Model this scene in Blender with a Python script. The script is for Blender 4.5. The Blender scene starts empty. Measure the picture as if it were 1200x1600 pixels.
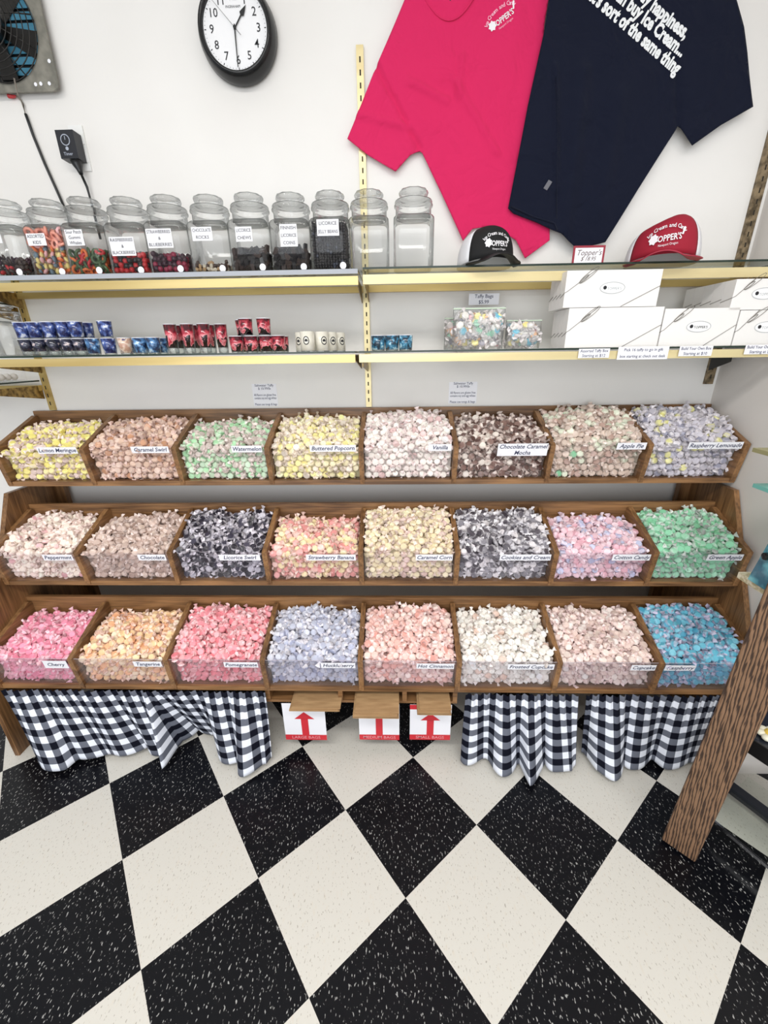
import bpy, bmesh, math, random
import numpy as np
from mathutils import Vector, Matrix, Euler
from mathutils.geometry import delaunay_2d_cdt

scene = bpy.context.scene
C = scene.collection
PI = math.pi
random.seed(7)

# ------------------------------------------------------------------ camera
FOC = 638.15                                   # focal length in pixels of the 1200 x 1600 frame
CAM_H = 1.42577
R = [(0.999599426, 0.025056551, -0.013158875),
     (0.003180585, 0.362548887, 0.931959328),
     (-0.028122422, 0.931627862, -0.362323965)]   # right, up, forward
cam_data = bpy.data.cameras.new('camera')
cam = bpy.data.objects.new('camera', cam_data)
C.objects.link(cam)
cam_data.sensor_fit = 'HORIZONTAL'
cam_data.sensor_width = 36.0
cam_data.lens = FOC / 1200 * 36.0
cam_data.clip_start = 0.02
cam.matrix_world = Matrix((
    (R[0][0], R[1][0], -R[2][0], 0.0),
    (R[0][1], R[1][1], -R[2][1], 0.0),
    (R[0][2], R[1][2], -R[2][2], CAM_H),
    (0, 0, 0, 1)))
scene.camera = cam

# ------------------------------------------------------------------ light
world = bpy.data.worlds.new('world'); scene.world = world
world.use_nodes = True
bg = world.node_tree.nodes['Background']
bg.inputs[0].default_value = (0.93, 0.96, 1.0, 1)
bg.inputs[1].default_value = 0.50

def area_light(name, loc, rot, sx, sy, power, col):
    l = bpy.data.lights.new(name, 'AREA'); l.shape = 'RECTANGLE'
    l.size = sx; l.size_y = sy; l.energy = power; l.color = col
    o = bpy.data.objects.new(name, l); o.location = loc; o.rotation_euler = rot
    C.objects.link(o); return o
area_light('ceiling_tube_light', (-0.9, -0.45, 2.9), (0, 0, 0), 1.9, 0.35, 34, (1.0, 0.975, 0.94))
area_light('ceiling_tube_light', (0.9, -0.75, 2.9), (0, 0, 0), 1.9, 0.35, 32, (1.0, 0.975, 0.94))
area_light('shop_window_light', (-0.5, -2.6, 1.35), (math.radians(86), 0, math.radians(-6)), 3.8, 2.2, 72, (0.93, 0.965, 1.0))
scene.view_settings.view_transform = 'Standard'
scene.view_settings.look = 'None'
scene.view_settings.gamma = 1
scene.view_settings.use_curve_mapping = False
scene.view_settings.exposure = 0.09

# ------------------------------------------------------------------ helpers
def ray(px, py):
    a, b = (px - 600) / FOC, -(py - 800) / FOC
    return Vector([R[0][i] * a + R[1][i] * b + R[2][i] for i in range(3)])
def at(px, py, Y):
    d = ray(px, py); t = Y / d.y
    return Vector((d.x * t, Y, d.z * t + CAM_H))
def onz(px, py, z):
    d = ray(px, py); t = (z - CAM_H) / d.z
    return Vector((d.x * t, d.y * t, z))
def project(p):
    q = Vector(p) - Vector((0, 0, CAM_H))
    c = [sum(R[k][i] * q[i] for i in range(3)) for k in range(3)]
    return 600 + FOC * c[0] / c[2], 800 - FOC * c[1] / c[2], c[2]
def lin(r, g, b):
    f = lambda v: (v / 255 / 12.92) if v / 255 <= 0.04045 else ((v / 255 + 0.055) / 1.055) ** 2.4
    return (f(r), f(g), f(b), 1.0)

def tag(o, label=None, cat=None, group=None, kind=None):
    if label: o['label'] = label
    if cat: o['category'] = cat
    if group: o['group'] = group
    if kind: o['kind'] = kind
    return o
def wloc(o):
    v = Vector((0, 0, 0))
    while o is not None:
        v = v + o.location; o = o.parent
    return v
def empty(name, loc=(0, 0, 0)):
    o = bpy.data.objects.new(name, None); C.objects.link(o)
    o.empty_display_size = 0.05
    o.location = loc
    return o
def children(o): return [c for c in bpy.data.objects if c.parent == o]
def copy_tree(o, loc=None, parent=None):
    c = o.copy(); C.objects.link(c)
    if parent is not None: c.parent = parent
    if loc is not None: c.location = loc
    for ch in list(KIDS.get(o.name, [])):
        copy_tree(ch, None, c)
    return c
KIDS = {}

class MB:
    """collects geometry in world (or local) coordinates and links it as ONE mesh"""
    def __init__(self): self.v = []; self.f = []; self.m = []; self.s = []
    def add(self, verts, faces, mat=0, smooth=False, M=None):
        n = len(self.v)
        for p in verts:
            p = Vector(p)
            self.v.append(M @ p if M is not None else p)
        for f in faces:
            self.f.append([n + i for i in f]); self.m.append(mat); self.s.append(smooth)
        return self
    def box(self, x0, x1, y0, y1, z0, z1, mat=0, M=None):
        v = [(x, y, z) for z in (z0, z1) for y in (y0, y1) for x in (x0, x1)]
        return self.add(v, [(0, 2, 3, 1), (4, 5, 7, 6), (0, 1, 5, 4), (2, 6, 7, 3), (0, 4, 6, 2), (1, 3, 7, 5)], mat, M=M)
    def quad(self, a, b, c, d, mat=0): return self.add([a, b, c, d], [(0, 1, 2, 3)], mat)
    def prism_x(self, x0, x1, prof, mat=0):
        n = len(prof)
        v = [(x0, y, z) for y, z in prof] + [(x1, y, z) for y, z in prof]
        f = [tuple(range(n)), tuple(range(2 * n - 1, n - 1, -1))] + [(i, i + n, (i + 1) % n + n, (i + 1) % n) for i in range(n)]
        return self.add(v, f, mat)
    def tube(self, pts, r, mat=0, seg=8, cap=True):
        pts = [Vector(p) for p in pts]; V = []; F = []
        up = Vector((0, 0, 1))
        for i, p in enumerate(pts):
            t = (pts[min(i + 1, len(pts) - 1)] - pts[max(i - 1, 0)]).normalized()
            a = t.cross(up)
            if a.length < 1e-3: a = t.cross(Vector((1, 0, 0)))
            a.normalize(); b = t.cross(a)
            rr = r[i] if isinstance(r, (list, tuple)) else r
            for k in range(seg):
                w = 2 * PI * k / seg
                V.append(p + (a * math.cos(w) + b * math.sin(w)) * rr)
        for i in range(len(pts) - 1):
            for k in range(seg):
                F.append((i * seg + k, i * seg + (k + 1) % seg, (i + 1) * seg + (k + 1) % seg, (i + 1) * seg + k))
        if cap:
            F.append(tuple(range(seg))); F.append(tuple(reversed(range((len(pts) - 1) * seg, len(pts) * seg))))
        return self.add(V, F, mat, True)
    def lathe(self, prof, mat=0, seg=24, M=None, smooth=True, sq=0.0, cap=True):
        """prof: (r, z); sq > 0 squares the section off"""
        V = []; F = []
        for r, z in prof:
            for k in range(seg):
                w = 2 * PI * (k + 0.5) / seg
                c, s = math.cos(w), math.sin(w)
                q = sq if not isinstance(sq, dict) else sq.get((r, z), 0)
                e = 1.0 / max(abs(c), abs(s))
                rr = r * (1 + q * (min(e, 1.30) - 1))
                V.append((rr * c, rr * s, z))
        n = len(prof)
        for i in range(n - 1):
            for k in range(seg):
                F.append((i * seg + k, i * seg + (k + 1) % seg, (i + 1) * seg + (k + 1) % seg, (i + 1) * seg + k))
        if cap and prof[0][0] > 1.1e-4: F.append(tuple(reversed(range(seg))))
        if cap and prof[-1][0] > 1.1e-4: F.append(tuple(range((n - 1) * seg, n * seg)))
        return self.add(V, F, mat, smooth, M)
    def build(self, name, mats, parent=None, local=False, origin=None):
        if not isinstance(mats, (list, tuple)): mats = [mats]
        if parent is not None: off = Vector((0, 0, 0)) if local else wloc(parent)
        elif local: off = Vector((0, 0, 0))
        else:
            xs = [p.x for p in self.v]; ys = [p.y for p in self.v]; zs = [p.z for p in self.v]
            off = Vector(origin) if origin is not None else Vector(((min(xs) + max(xs)) / 2, (min(ys) + max(ys)) / 2, min(zs)))
        me = bpy.data.meshes.new(name)
        me.from_pydata([tuple(p - off) for p in self.v], [], self.f)
        for m in mats: me.materials.append(m)
        me.polygons.foreach_set('material_index', self.m)
        me.polygons.foreach_set('use_smooth', self.s)
        me.validate(); me.update()
        o = bpy.data.objects.new(name, me); C.objects.link(o)
        if parent is not None:
            o.parent = parent; KIDS.setdefault(parent.name, []).append(o)
        else: o.location = off
        return o

_txt = {}
def text_geo(s, size=1.0, shear=0.0, align='CENTER', weight=0.0, extrude=0.0, space=1.0):
    key = (s, shear, align, weight, space)
    if key not in _txt:
        cu = bpy.data.curves.new('lettering', 'FONT'); cu.body = s; cu.size = 1.0; cu.shear = shear
        cu.align_x = align; cu.align_y = 'CENTER'; cu.offset = weight; cu.resolution_u = 2
        cu.space_character = space
        ob = bpy.data.objects.new('lettering', cu); C.objects.link(ob)
        bpy.context.view_layer.update()
        me = bpy.data.meshes.new_from_object(ob.evaluated_get(bpy.context.evaluated_depsgraph_get()))
        _txt[key] = ([tuple(v.co) for v in me.vertices], [tuple(p.vertices) for p in me.polygons])
        bpy.data.objects.remove(ob); bpy.data.curves.remove(cu); bpy.data.meshes.remove(me)
    V, F = _txt[key]
    return [(x * size, y * size, z * size) for x, y, z in V], F
def put_text(mb, s, size, origin, ex, ey, mat, shear=0.0, align='CENTER', weight=0.0, maxw=None, space=1.0):
    """lettering laid on a plane: origin, unit vectors ex (reading direction) and ey (up)"""
    V, F = text_geo(s, size, shear, align, weight, space=space)
    if maxw and V:
        w = max(p[0] for p in V) - min(p[0] for p in V)
        if w > maxw: V = [(x * maxw / w, y, z) for x, y, z in V]
    ex = Vector(ex).normalized(); ey = Vector(ey).normalized(); o = Vector(origin)
    mb.add([o + ex * x + ey * y for x, y, z in V], F, mat)
XP = Vector((1, 0, 0)); ZP = Vector((0, 0, 1)); YP = Vector((0, 1, 0))

# ------------------------------------------------------------------ materials
def new_mat(name):
    m = bpy.data.materials.new(name); m.use_nodes = True
    nt = m.node_tree; b = nt.nodes['Principled BSDF']
    return m, nt, b
def flat(name, col, rough=0.5, metal=0.0, spec=0.5, bump=0.0, bscale=200, coat=0.0):
    m, nt, b = new_mat(name)
    b.inputs['Base Color'].default_value = col
    b.inputs['Roughness'].default_value = rough
    b.inputs['Metallic'].default_value = metal
    b.inputs['Specular IOR Level'].default_value = spec
    b.inputs['Coat Weight'].default_value = coat
    if bump:
        t = nt.nodes.new('ShaderNodeTexCoord'); n = nt.nodes.new('ShaderNodeTexNoise'); n.inputs['Scale'].default_value = bscale
        n.inputs['Detail'].default_value = 3
        bp = nt.nodes.new('ShaderNodeBump'); bp.inputs['Strength'].default_value = bump; bp.inputs['Distance'].default_value = 0.002
        nt.links.new(t.outputs['Object'], n.inputs['Vector']); nt.links.new(n.outputs[0], bp.inputs['Height']); nt.links.new(bp.outputs[0], b.inputs['Normal'])
    return m
def noisy(name, c1, c2, scale=(1, 1, 1), nscale=5, detail=4, lo=0.35, hi=0.65, rough=0.5, metal=0.0, bump=0.0, spec=0.5, extra=None):
    m, nt, b = new_mat(name); N = nt.nodes; L = nt.links
    t = N.new('ShaderNodeTexCoord'); mp = N.new('ShaderNodeMapping'); mp.inputs['Scale'].default_value = scale
    n = N.new('ShaderNodeTexNoise'); n.inputs['Scale'].default_value = nscale; n.inputs['Detail'].default_value = detail
    r = N.new('ShaderNodeValToRGB'); r.color_ramp.elements[0].position = lo; r.color_ramp.elements[1].position = hi
    r.color_ramp.elements[0].color = c1; r.color_ramp.elements[1].color = c2
    L.new(t.outputs['Object'], mp.inputs[0]); L.new(mp.outputs[0], n.inputs['Vector']); L.new(n.outputs[0], r.inputs[0]); L.new(r.outputs[0], b.inputs['Base Color'])
    b.inputs['Roughness'].default_value = rough; b.inputs['Metallic'].default_value = metal; b.inputs['Specular IOR Level'].default_value = spec
    if bump:
        bp = N.new('ShaderNodeBump'); bp.inputs['Strength'].default_value = bump; bp.inputs['Distance'].default_value = 0.003
        L.new(n.outputs[0], bp.inputs['Height']); L.new(bp.outputs[0], b.inputs['Normal'])
    return m
def wood(name, axis, dark, light, rough=0.38):
    """oak: fine pores and broad cathedral figure running along one axis"""
    m, nt, b = new_mat(name); N = nt.nodes; L = nt.links
    t = N.new('ShaderNodeTexCoord')
    sc = [9.0, 9.0, 9.0]; sc[axis] = 1.2
    mp = N.new('ShaderNodeMapping'); mp.inputs['Scale'].default_value = sc
    n1 = N.new('ShaderNodeTexNoise'); n1.inputs['Scale'].default_value = 1.6; n1.inputs['Detail'].default_value = 4; n1.inputs['Distortion'].default_value = 1.2
    sc2 = [160.0, 160.0, 160.0]; sc2[axis] = 7.0
    mp2 = N.new('ShaderNodeMapping'); mp2.inputs['Scale'].default_value = sc2
    n2 = N.new('ShaderNodeTexNoise'); n2.inputs['Scale'].default_value = 1.0; n2.inputs['Detail'].default_value = 2
    L.new(t.outputs['Object'], mp.inputs[0]); L.new(mp.outputs[0], n1.inputs['Vector'])
    L.new(t.outputs['Object'], mp2.inputs[0]); L.new(mp2.outputs[0], n2.inputs['Vector'])
    ma = N.new('ShaderNodeMath'); ma.operation = 'MULTIPLY_ADD'; ma.inputs[1].default_value = 0.45
    L.new(n2.outputs[0], ma.inputs[0]); 
    m2 = N.new('ShaderNodeMath'); m2.operation = 'MULTIPLY'; m2.inputs[1].default_value = 0.6
    L.new(n1.outputs[0], m2.inputs[0]); L.new(m2.outputs[0], ma.inputs[2])
    r = N.new('ShaderNodeValToRGB'); r.color_ramp.elements[0].position = 0.38; r.color_ramp.elements[1].position = 0.66
    r.color_ramp.elements[0].color = dark; r.color_ramp.elements[1].color = light
    L.new(ma.outputs[0], r.inputs[0]); L.new(r.outputs[0], b.inputs['Base Color'])
    b.inputs['Roughness'].default_value = rough
    bp = N.new('ShaderNodeBump'); bp.inputs['Strength'].default_value = 0.15; bp.inputs['Distance'].default_value = 0.001
    L.new(n2.outputs[0], bp.inputs['Height']); L.new(bp.outputs[0], b.inputs['Normal'])
    return m
OAK_D, OAK_L = lin(88, 60, 36), lin(156, 115, 75)
oak_x = wood('oak_along_x', 0, OAK_D, OAK_L)
oak_y = wood('oak_along_y', 1, OAK_D, OAK_L)
oak_z = wood('oak_along_z', 2, OAK_D, OAK_L)

def glass_mat(name, tint, edge, gloss_rough=0.03, power=3.0, haze=0.0, maxg=0.65):
    """thin clear sheet: passes light straight through, reflects by viewing angle, darkens where the path through is long"""
    m = bpy.data.materials.new(name); m.use_nodes = True; nt = m.node_tree; N = nt.nodes; L = nt.links
    N.clear()
    out = N.new('ShaderNodeOutputMaterial')
    lw = N.new('ShaderNodeLayerWeight'); lw.inputs['Blend'].default_value = 0.5
    pw = N.new('ShaderNodeMath'); pw.operation = 'POWER'; pw.inputs[1].default_value = power
    L.new(lw.outputs['Facing'], pw.inputs[0])
    mx = N.new('ShaderNodeMix'); mx.data_type = 'RGBA'
    mx.inputs[6].default_value = tint; mx.inputs[7].default_value = edge
    L.new(pw.outputs[0], mx.inputs[0])
    tr = N.new('ShaderNodeBsdfTransparent'); L.new(mx.outputs[2], tr.inputs[0])
    gl = N.new('ShaderNodeBsdfGlossy'); gl.inputs['Roughness'].default_value = gloss_rough
    fr = N.new('ShaderNodeFresnel'); fr.inputs[0].default_value = 1.45
    cl = N.new('ShaderNodeMath'); cl.operation = 'MINIMUM'; cl.inputs[1].default_value = maxg
    L.new(fr.outputs[0], cl.inputs[0])
    ms = N.new('ShaderNodeMixShader'); L.new(cl.outputs[0], ms.inputs[0]); L.new(tr.outputs[0], ms.inputs[1]); L.new(gl.outputs[0], ms.inputs[2])
    last = ms
    if haze:
        df = N.new('ShaderNodeBsdfDiffuse'); df.inputs[0].default_value = (0.8, 0.8, 0.85, 1)
        m3 = N.new('ShaderNodeMixShader'); m3.inputs[0].default_value = haze
        L.new(last.outputs[0], m3.inputs[1]); L.new(df.outputs[0], m3.inputs[2]); last = m3
    L.new(last.outputs[0], out.inputs[0])
    return m
jar_glass = glass_mat('jar_glass', (0.985, 0.99, 0.988, 1), (0.42, 0.45, 0.44, 1), 0.05, 3.0, 0.012)
sheet_glass = glass_mat('sheet_glass', (0.92, 0.955, 0.93, 1), (0.6, 0.75, 0.66, 1), 0.02, 4)
acrylic_rows = [glass_mat('acrylic_sheet', (0.99 - .04 * i, 0.985 - .045 * i, 0.99 - .03 * i, 1), (0.85, 0.85, 0.9, 1), 0.05, 4, hz_, (.12, .3, .5)[i]) for i, hz_ in enumerate((0.0, 0.02, 0.05))]
acrylic = acrylic_rows[0]
bag_plastic = glass_mat('bag_plastic', (0.95, 0.96, 0.95, 1), (0.7, 0.74, 0.72, 1), 0.18, 2, 0.10)
glass_edge = flat('green_glass_edge', lin(34, 50, 42), 0.2)
acry_edge = flat('acrylic_edge', lin(205, 196, 205), 0.2)

paper = flat('white_paper', lin(240, 240, 246), 0.6)
ink = flat('black_ink', lin(28, 28, 34), 0.6)
ink_blue = flat('label_ink', lin(58, 62, 92), 0.6)
brass = noisy('brass_anodised', lin(182, 154, 92), lin(210, 186, 122), (0.6, 4, 8), 3, 2, 0.3, 0.7, 0.32, 0.55)
brass_pale = noisy('brass_rail', lin(214, 196, 146), lin(232, 218, 170), (0.6, 4, 8), 3, 2, 0.3, 0.7, 0.34, 0.35)
brass_mid = noisy('brass_rail_warm', lin(200, 174, 112), lin(224, 202, 142), (0.6, 4, 8), 3, 2, 0.3, 0.7, 0.34, 0.45)
brass_dark = noisy('tarnished_brass', lin(96, 74, 40), lin(170, 140, 80), (30, 30, 30), 2, 3, 0.35, 0.65, 0.35, 0.7)
dark_slot = flat('dark_slot', lin(40, 34, 26), 0.8)
grey_lip = flat('grey_shelf_lip', lin(168, 172, 180), 0.4)
black_plastic = flat('black_plastic', lin(22, 23, 26), 0.35)
white_plastic = flat('white_plastic', lin(236, 236, 234), 0.35)
chrome = flat('chrome', (0.8, 0.82, 0.85, 1), 0.12, 1.0)
black_metal = flat('black_metal', lin(38, 36, 34), 0.4, 0.3)
grey_metal = noisy('dusty_grey_metal', lin(118, 116, 108), lin(146, 143, 133), (1, 1, 1), 30, 4, 0.35, 0.65, 0.5, 0.5)
red_ink = flat('red_ink', lin(206, 44, 56), 0.6)
kraft = noisy('kraft_paper', lin(158, 124, 86), lin(182, 148, 106), (1, 6, 6), 12, 4, 0.35, 0.65, 0.75)

# ------------------------------------------------------------------ setting
WALL_Y = 1.67
WALL_X = 1.228
LEFT = -3.2
def wall_material():
    m, nt, b = new_mat('painted_plaster'); N = nt.nodes; L = nt.links
    t = N.new('ShaderNodeTexCoord')
    n = N.new('ShaderNodeTexNoise'); n.inputs['Scale'].default_value = 60; n.inputs['Detail'].default_value = 4
    n2 = N.new('ShaderNodeTexNoise'); n2.inputs['Scale'].default_value = 1.4; n2.inputs['Detail'].default_value = 3
    L.new(t.outputs['Object'], n.inputs['Vector']); L.new(t.outputs['Object'], n2.inputs['Vector'])
    r = N.new('ShaderNodeValToRGB'); r.color_ramp.elements[0].color = lin(228, 225, 221); r.color_ramp.elements[1].color = lin(237, 235, 232)
    r.color_ramp.elements[0].position = 0.35; r.color_ramp.elements[1].position = 0.65
    L.new(n2.outputs[0], r.inputs[0]); L.new(r.outputs[0], b.inputs['Base Color'])
    bp = N.new('ShaderNodeBump'); bp.inputs['Strength'].default_value = 0.12; bp.inputs['Distance'].default_value = 0.002
    L.new(n.outputs[0], bp.inputs['Height']); L.new(bp.outputs[0], b.inputs['Normal'])
    b.inputs['Roughness'].default_value = 0.5
    return m
wall_mat = wall_material()
tag(MB().box(LEFT, WALL_X + 0.1, WALL_Y, WALL_Y + 0.1, -0.02, 3.0).build('wall_back', wall_mat), kind='structure')
side_paint = flat('side_wall_paint', lin(224, 219, 214), 0.55, bump=0.1, bscale=60)
tag(MB().box(WALL_X, WALL_X + 0.1, 1.06, WALL_Y, -0.02, 3.0).build('wall_right', side_paint), kind='structure')
tag(MB().box(WALL_X + 0.1, 2.6, 1.06, 1.16, -0.02, 3.0).build('wall_alcove', side_paint), kind='structure')
tag(MB().box(2.6, 2.7, -2.8, 1.16, -0.02, 3.0).build('wall_far_right', side_paint), kind='structure')
tag(MB().box(LEFT, 2.7, -2.8, WALL_Y + 0.1, 3.0, 3.1).build('ceiling', flat('ceiling_white', lin(235, 235, 232), 0.7)), kind='structure')

def floor_material():
    T = 0.3048; th = -0.09006; x0, y0 = -0.17033, 0.91037
    m, nt, b = new_mat('checkered_vinyl_tile'); N = nt.nodes; L = nt.links
    t = N.new('ShaderNodeTexCoord')
    ax, ay = math.cos(th - PI / 4), math.sin(th - PI / 4)
    bx, by = -math.cos(th + PI / 4), -math.sin(th + PI / 4)
    def dot(vx, vy):
        d = N.new('ShaderNodeVectorMath'); d.operation = 'DOT_PRODUCT'
        s = N.new('ShaderNodeVectorMath'); s.operation = 'SUBTRACT'; s.inputs[1].default_value = (x0, y0, 0)
        L.new(t.outputs['Object'], s.inputs[0]); L.new(s.outputs[0], d.inputs[0]); d.inputs[1].default_value = (vx / T, vy / T, 0)
        return d.outputs['Value']
    cx = N.new('ShaderNodeCombineXYZ'); L.new(dot(ax, ay), cx.inputs[0]); L.new(dot(bx, by), cx.inputs[1]); cx.inputs[2].default_value = 0.5
    ck = N.new('ShaderNodeTexChecker'); ck.inputs['Scale'].default_value = 1.0
    L.new(cx.outputs[0], ck.inputs['Vector'])
    ck.inputs['Color1'].default_value = (0, 0, 0, 1); ck.inputs['Color2'].default_value = (1, 1, 1, 1)
    # marbling chips, stretched one way
    def chips(scale, thr, seed, width=0.04):
        mp = N.new('ShaderNodeMapping'); mp.inputs['Scale'].default_value = (scale * 1.9, scale * 0.75, 1); mp.inputs['Rotation'].default_value = (0, 0, 0.2 + seed * 0.3); mp.inputs['Location'].default_value = (seed * 3.1, seed, 0)
        n = N.new('ShaderNodeTexNoise'); n.inputs['Scale'].default_value = 1.0; n.inputs['Detail'].default_value = 1.5; n.inputs['Roughness'].default_value = 0.6
        L.new(t.outputs['Object'], mp.inputs[0]); L.new(mp.outputs[0], n.inputs['Vector'])
        r = N.new('ShaderNodeMapRange'); r.inputs[1].default_value = thr; r.inputs[2].default_value = thr + width
        L.new(n.outputs[0], r.inputs[0]); return r.outputs[0]
    c1, c2, c3 = chips(115, 0.635, 0), chips(140, 0.64, 1), chips(60, 0.60, 2, 0.15)
    mxw = N.new('ShaderNodeMix'); mxw.data_type = 'RGBA'; mxw.inputs[6].default_value = lin(216, 213, 205); mxw.inputs[7].default_value = lin(176, 170, 160); L.new(c2, mxw.inputs[0])
    mxw2 = N.new('ShaderNodeMix'); mxw2.data_type = 'RGBA'; L.new(mxw.outputs[2], mxw2.inputs[6]); mxw2.inputs[7].default_value = lin(214, 206, 192)
    h = N.new('ShaderNodeMath'); h.operation = 'MULTIPLY'; h.inputs[1].default_value = 0.6; L.new(c3, h.inputs[0]); L.new(h.outputs[0], mxw2.inputs[0])
    mxb = N.new('ShaderNodeMix'); mxb.data_type = 'RGBA'; mxb.inputs[6].default_value = lin(8, 9, 15); mxb.inputs[7].default_value = lin(168, 168, 166); L.new(c1, mxb.inputs[0])
    fin = N.new('ShaderNodeMix'); fin.data_type = 'RGBA'
    L.new(ck.outputs['Color'], fin.inputs[0]); L.new(mxb.outputs[2], fin.inputs[6]); L.new(mxw2.outputs[2], fin.inputs[7])
    L.new(fin.outputs[2], b.inputs['Base Color'])
    b.inputs['Roughness'].default_value = 0.3; b.inputs['Specular IOR Level'].default_value = 0.28
    nb = N.new('ShaderNodeTexNoise'); nb.inputs['Scale'].default_value = 14; nb.inputs['Detail'].default_value = 3
    L.new(t.outputs['Object'], nb.inputs['Vector'])
    bp = N.new('ShaderNodeBump'); bp.inputs['Strength'].default_value = 0.08; bp.inputs['Distance'].default_value = 0.004
    L.new(nb.outputs[0], bp.inputs['Height']); L.new(bp.outputs[0], b.inputs['Normal'])
    return m
fl = MB().box(LEFT, 2.7, -2.8, WALL_Y + 0.1, -0.1, 0.0).build('floor', floor_material(), origin=(0, 0, 0))
tag(fl, kind='structure')

# ------------------------------------------------------------------ candy rack
XL, XR = -1.467, 1.223                       # outer faces of the side panels
IN_L, IN_R = XL + 0.018, XR - 0.018
PITCH = 2.69 / 8
DIV = [-1.131 + k * (0.887 + 1.131) / 6 for k in range(7)]
ROWS = [dict(bf=(1.445, .973), tf=(1.423, 1.119), bt=(1.652, 1.226)),
        dict(bf=(1.280, .642), tf=(1.262, .784), bt=(1.478, .888)),
        dict(bf=(1.120, .306), tf=(1.104, .452), bt=(1.335, .556))]
FLAV = [
 ['Lemon Meringue', 'Caramel Swirl', 'Watermelon', 'Buttered Popcorn', 'Vanilla', 'Chocolate Caramel|Mocha', 'Apple Pie', 'Raspberry Lemonade'],
 ['Peppermint', 'Chocolate', 'Licorice Swirl', 'Strawberry Banana', 'Caramel Corn', 'Cookies and Cream', 'Cotton Candy', 'Green Apple'],
 ['Cherry', 'Tangerine', 'Pomegranate', 'Huckleberry', 'Hot Cinnamon', 'Frosted Cupcake', 'Cupcake', 'Raspberry']]
rack = empty('candy_rack', (-0.122, 1.36, 0))
tag(rack, 'oak candy rack with three stepped rows of open bins standing against the wall', 'display rack')
panel_prof = [(1.652, 0.0), (1.652, 0.955), (1.415, 0.955), (1.09, 0.32), (1.09, 0.0)]
MB().prism_x(XL, XL + 0.018, panel_prof).build('side_panel', oak_z, rack)
MB().prism_x(XR - 0.018, XR, panel_prof).build('side_panel', oak_z, rack)
for x0, x1 in ((IN_L, -1.445 + 0.03), (1.165, IN_R)):
    MB().box(x0, x1, 1.625, 1.65, 0.30, 0.955).build('back_cleat', oak_z, rack)
for ri, rw in enumerate(ROWS):
    bf, tf, bt = rw['bf'], rw['tf'], rw['bt']
    xa, xb = (IN_L, IN_R) if ri else (XL, XR)
    xa += 0.0005; xb -= 0.0005
    if True:
        tray = MB().box(xa, xb, bf[0], bt[0], bf[1], bf[1] + 0.018).build('bin_row', oak_x, rack)
    MB().box(xa, xb, bt[0], bt[0] + 0.014, bf[1], bt[1]).build('back_board', oak_x, tray)
    prof = [(bf[0] - 0.002, bf[1] + 0.004), (tf[0], tf[1]), (tf[0] + 0.006, tf[1] + 0.003), (bt[0] - 0.012, bt[1] - 0.016), (bt[0] - 0.0005, bt[1] - 0.026), (bt[0] - 0.0005, bf[1] + 0.0185), (bf[0] + 0.001, bf[1] + 0.0185)]
    for x in (xa + 0.009, xb - 0.009):
        MB().prism_x(x - 0.009, x + 0.009, prof).build('end_board', oak_y, tray)
    for x in DIV:
        MB().prism_x(x - 0.0085, x + 0.0085, prof).build('divider', oak_y, tray)
    edges = [xa + 0.009] + DIV + [xb - 0.009]
    rw['cells'] = []
    for k in range(8):
        x0, x1 = edges[k] + 0.009, edges[k + 1] - 0.009
        rw['cells'].append((x0, x1))
        # clear front, leaning out with the dividers
        s = 0.0075
        y0, z0, y1, z1 = bf[0] + s, bf[1] + 0.0185, tf[0] + s, tf[1] - 0.004
        d = 0.0025
        m = MB()
        m.add([(x0, y0, z0), (x1, y0, z0), (x1, y1, z1), (x0, y1, z1)], [(0, 1, 2, 3)], 0)
        if ri == 2: m.box(x0, x1, y1, y1 + .0015, z1, z1 + 0.0006, 1)
        m.build('clear_front', [acrylic_rows[ri], acry_edge], tray)
        # flavour label at the top right of the clear front
        name = FLAV[ri][k]
        lines = name.split('|')
        w = 0.0093 * max(len(l) for l in lines) + 0.016
        h = 0.021 * len(lines) + 0.004
        if ri == 2 and k == 0: w, h = 0.085, 0.036
        n = Vector((0, -(z1 - z0), (y1 - y0))).normalized()   # outward normal of the front
        up = Vector((0, y1 - y0, z1 - z0)).normalized()
        xr = x1 - 0.008 if not (ri == 2 and k == 7) else x0 + w + 0.004
        top = Vector((0, y1, z1)) + up * (0.012 if ri == 0 else -0.004) - Vector((0, 0.002, 0))
        tl = Vector((xr - w, top.y, top.z)); tr_ = Vector((xr, top.y, top.z))
        lb = MB(); off = n * 0.003
        a, b_, c, d_ = tl + off, tr_ + off, tr_ + off - up * h, tl + off - up * h
        lb.add([a, b_, c, d_, a + n * .0006, b_ + n * .0006, c + n * .0006, d_ + n * .0006], [(0, 1, 2, 3), (7, 6, 5, 4), (0, 4, 5, 1), (1, 5, 6, 2), (2, 6, 7, 3), (3, 7, 4, 0)], 0)
        for li, l in enumerate(lines):
            cpos = tl + XP * (w / 2) - up * (h * (li + 0.5) / len(lines)) + off + n * 0.0012
            put_text(lb, l, 0.021, cpos, XP, up, 1, shear=0.25, weight=0.012, maxw=w - 0.008)
        lb.build('flavor_label', [paper, ink_blue], tray)

# paper bag holder slung under the bottom row
bf3 = ROWS[2]['bf']
HX0, HX1 = at(417, 1100, 1.13).x, at(714, 1100, 1.13).x
hold = MB()
hz0, hz1 = 0.243, bf3[1] - 0.0005
hold.box(HX0, HX1, 1.13, 1.33, hz0, hz0 + 0.010)
for px in (421, 533, 632, 710):
    x = at(px, 1100, 1.13).x
    hold.box(x - 0.008, x + 0.008, 1.128, 1.33, hz0 + 0.0105, hz1)
hold.build('bag_holder', oak_x, rack)

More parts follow.
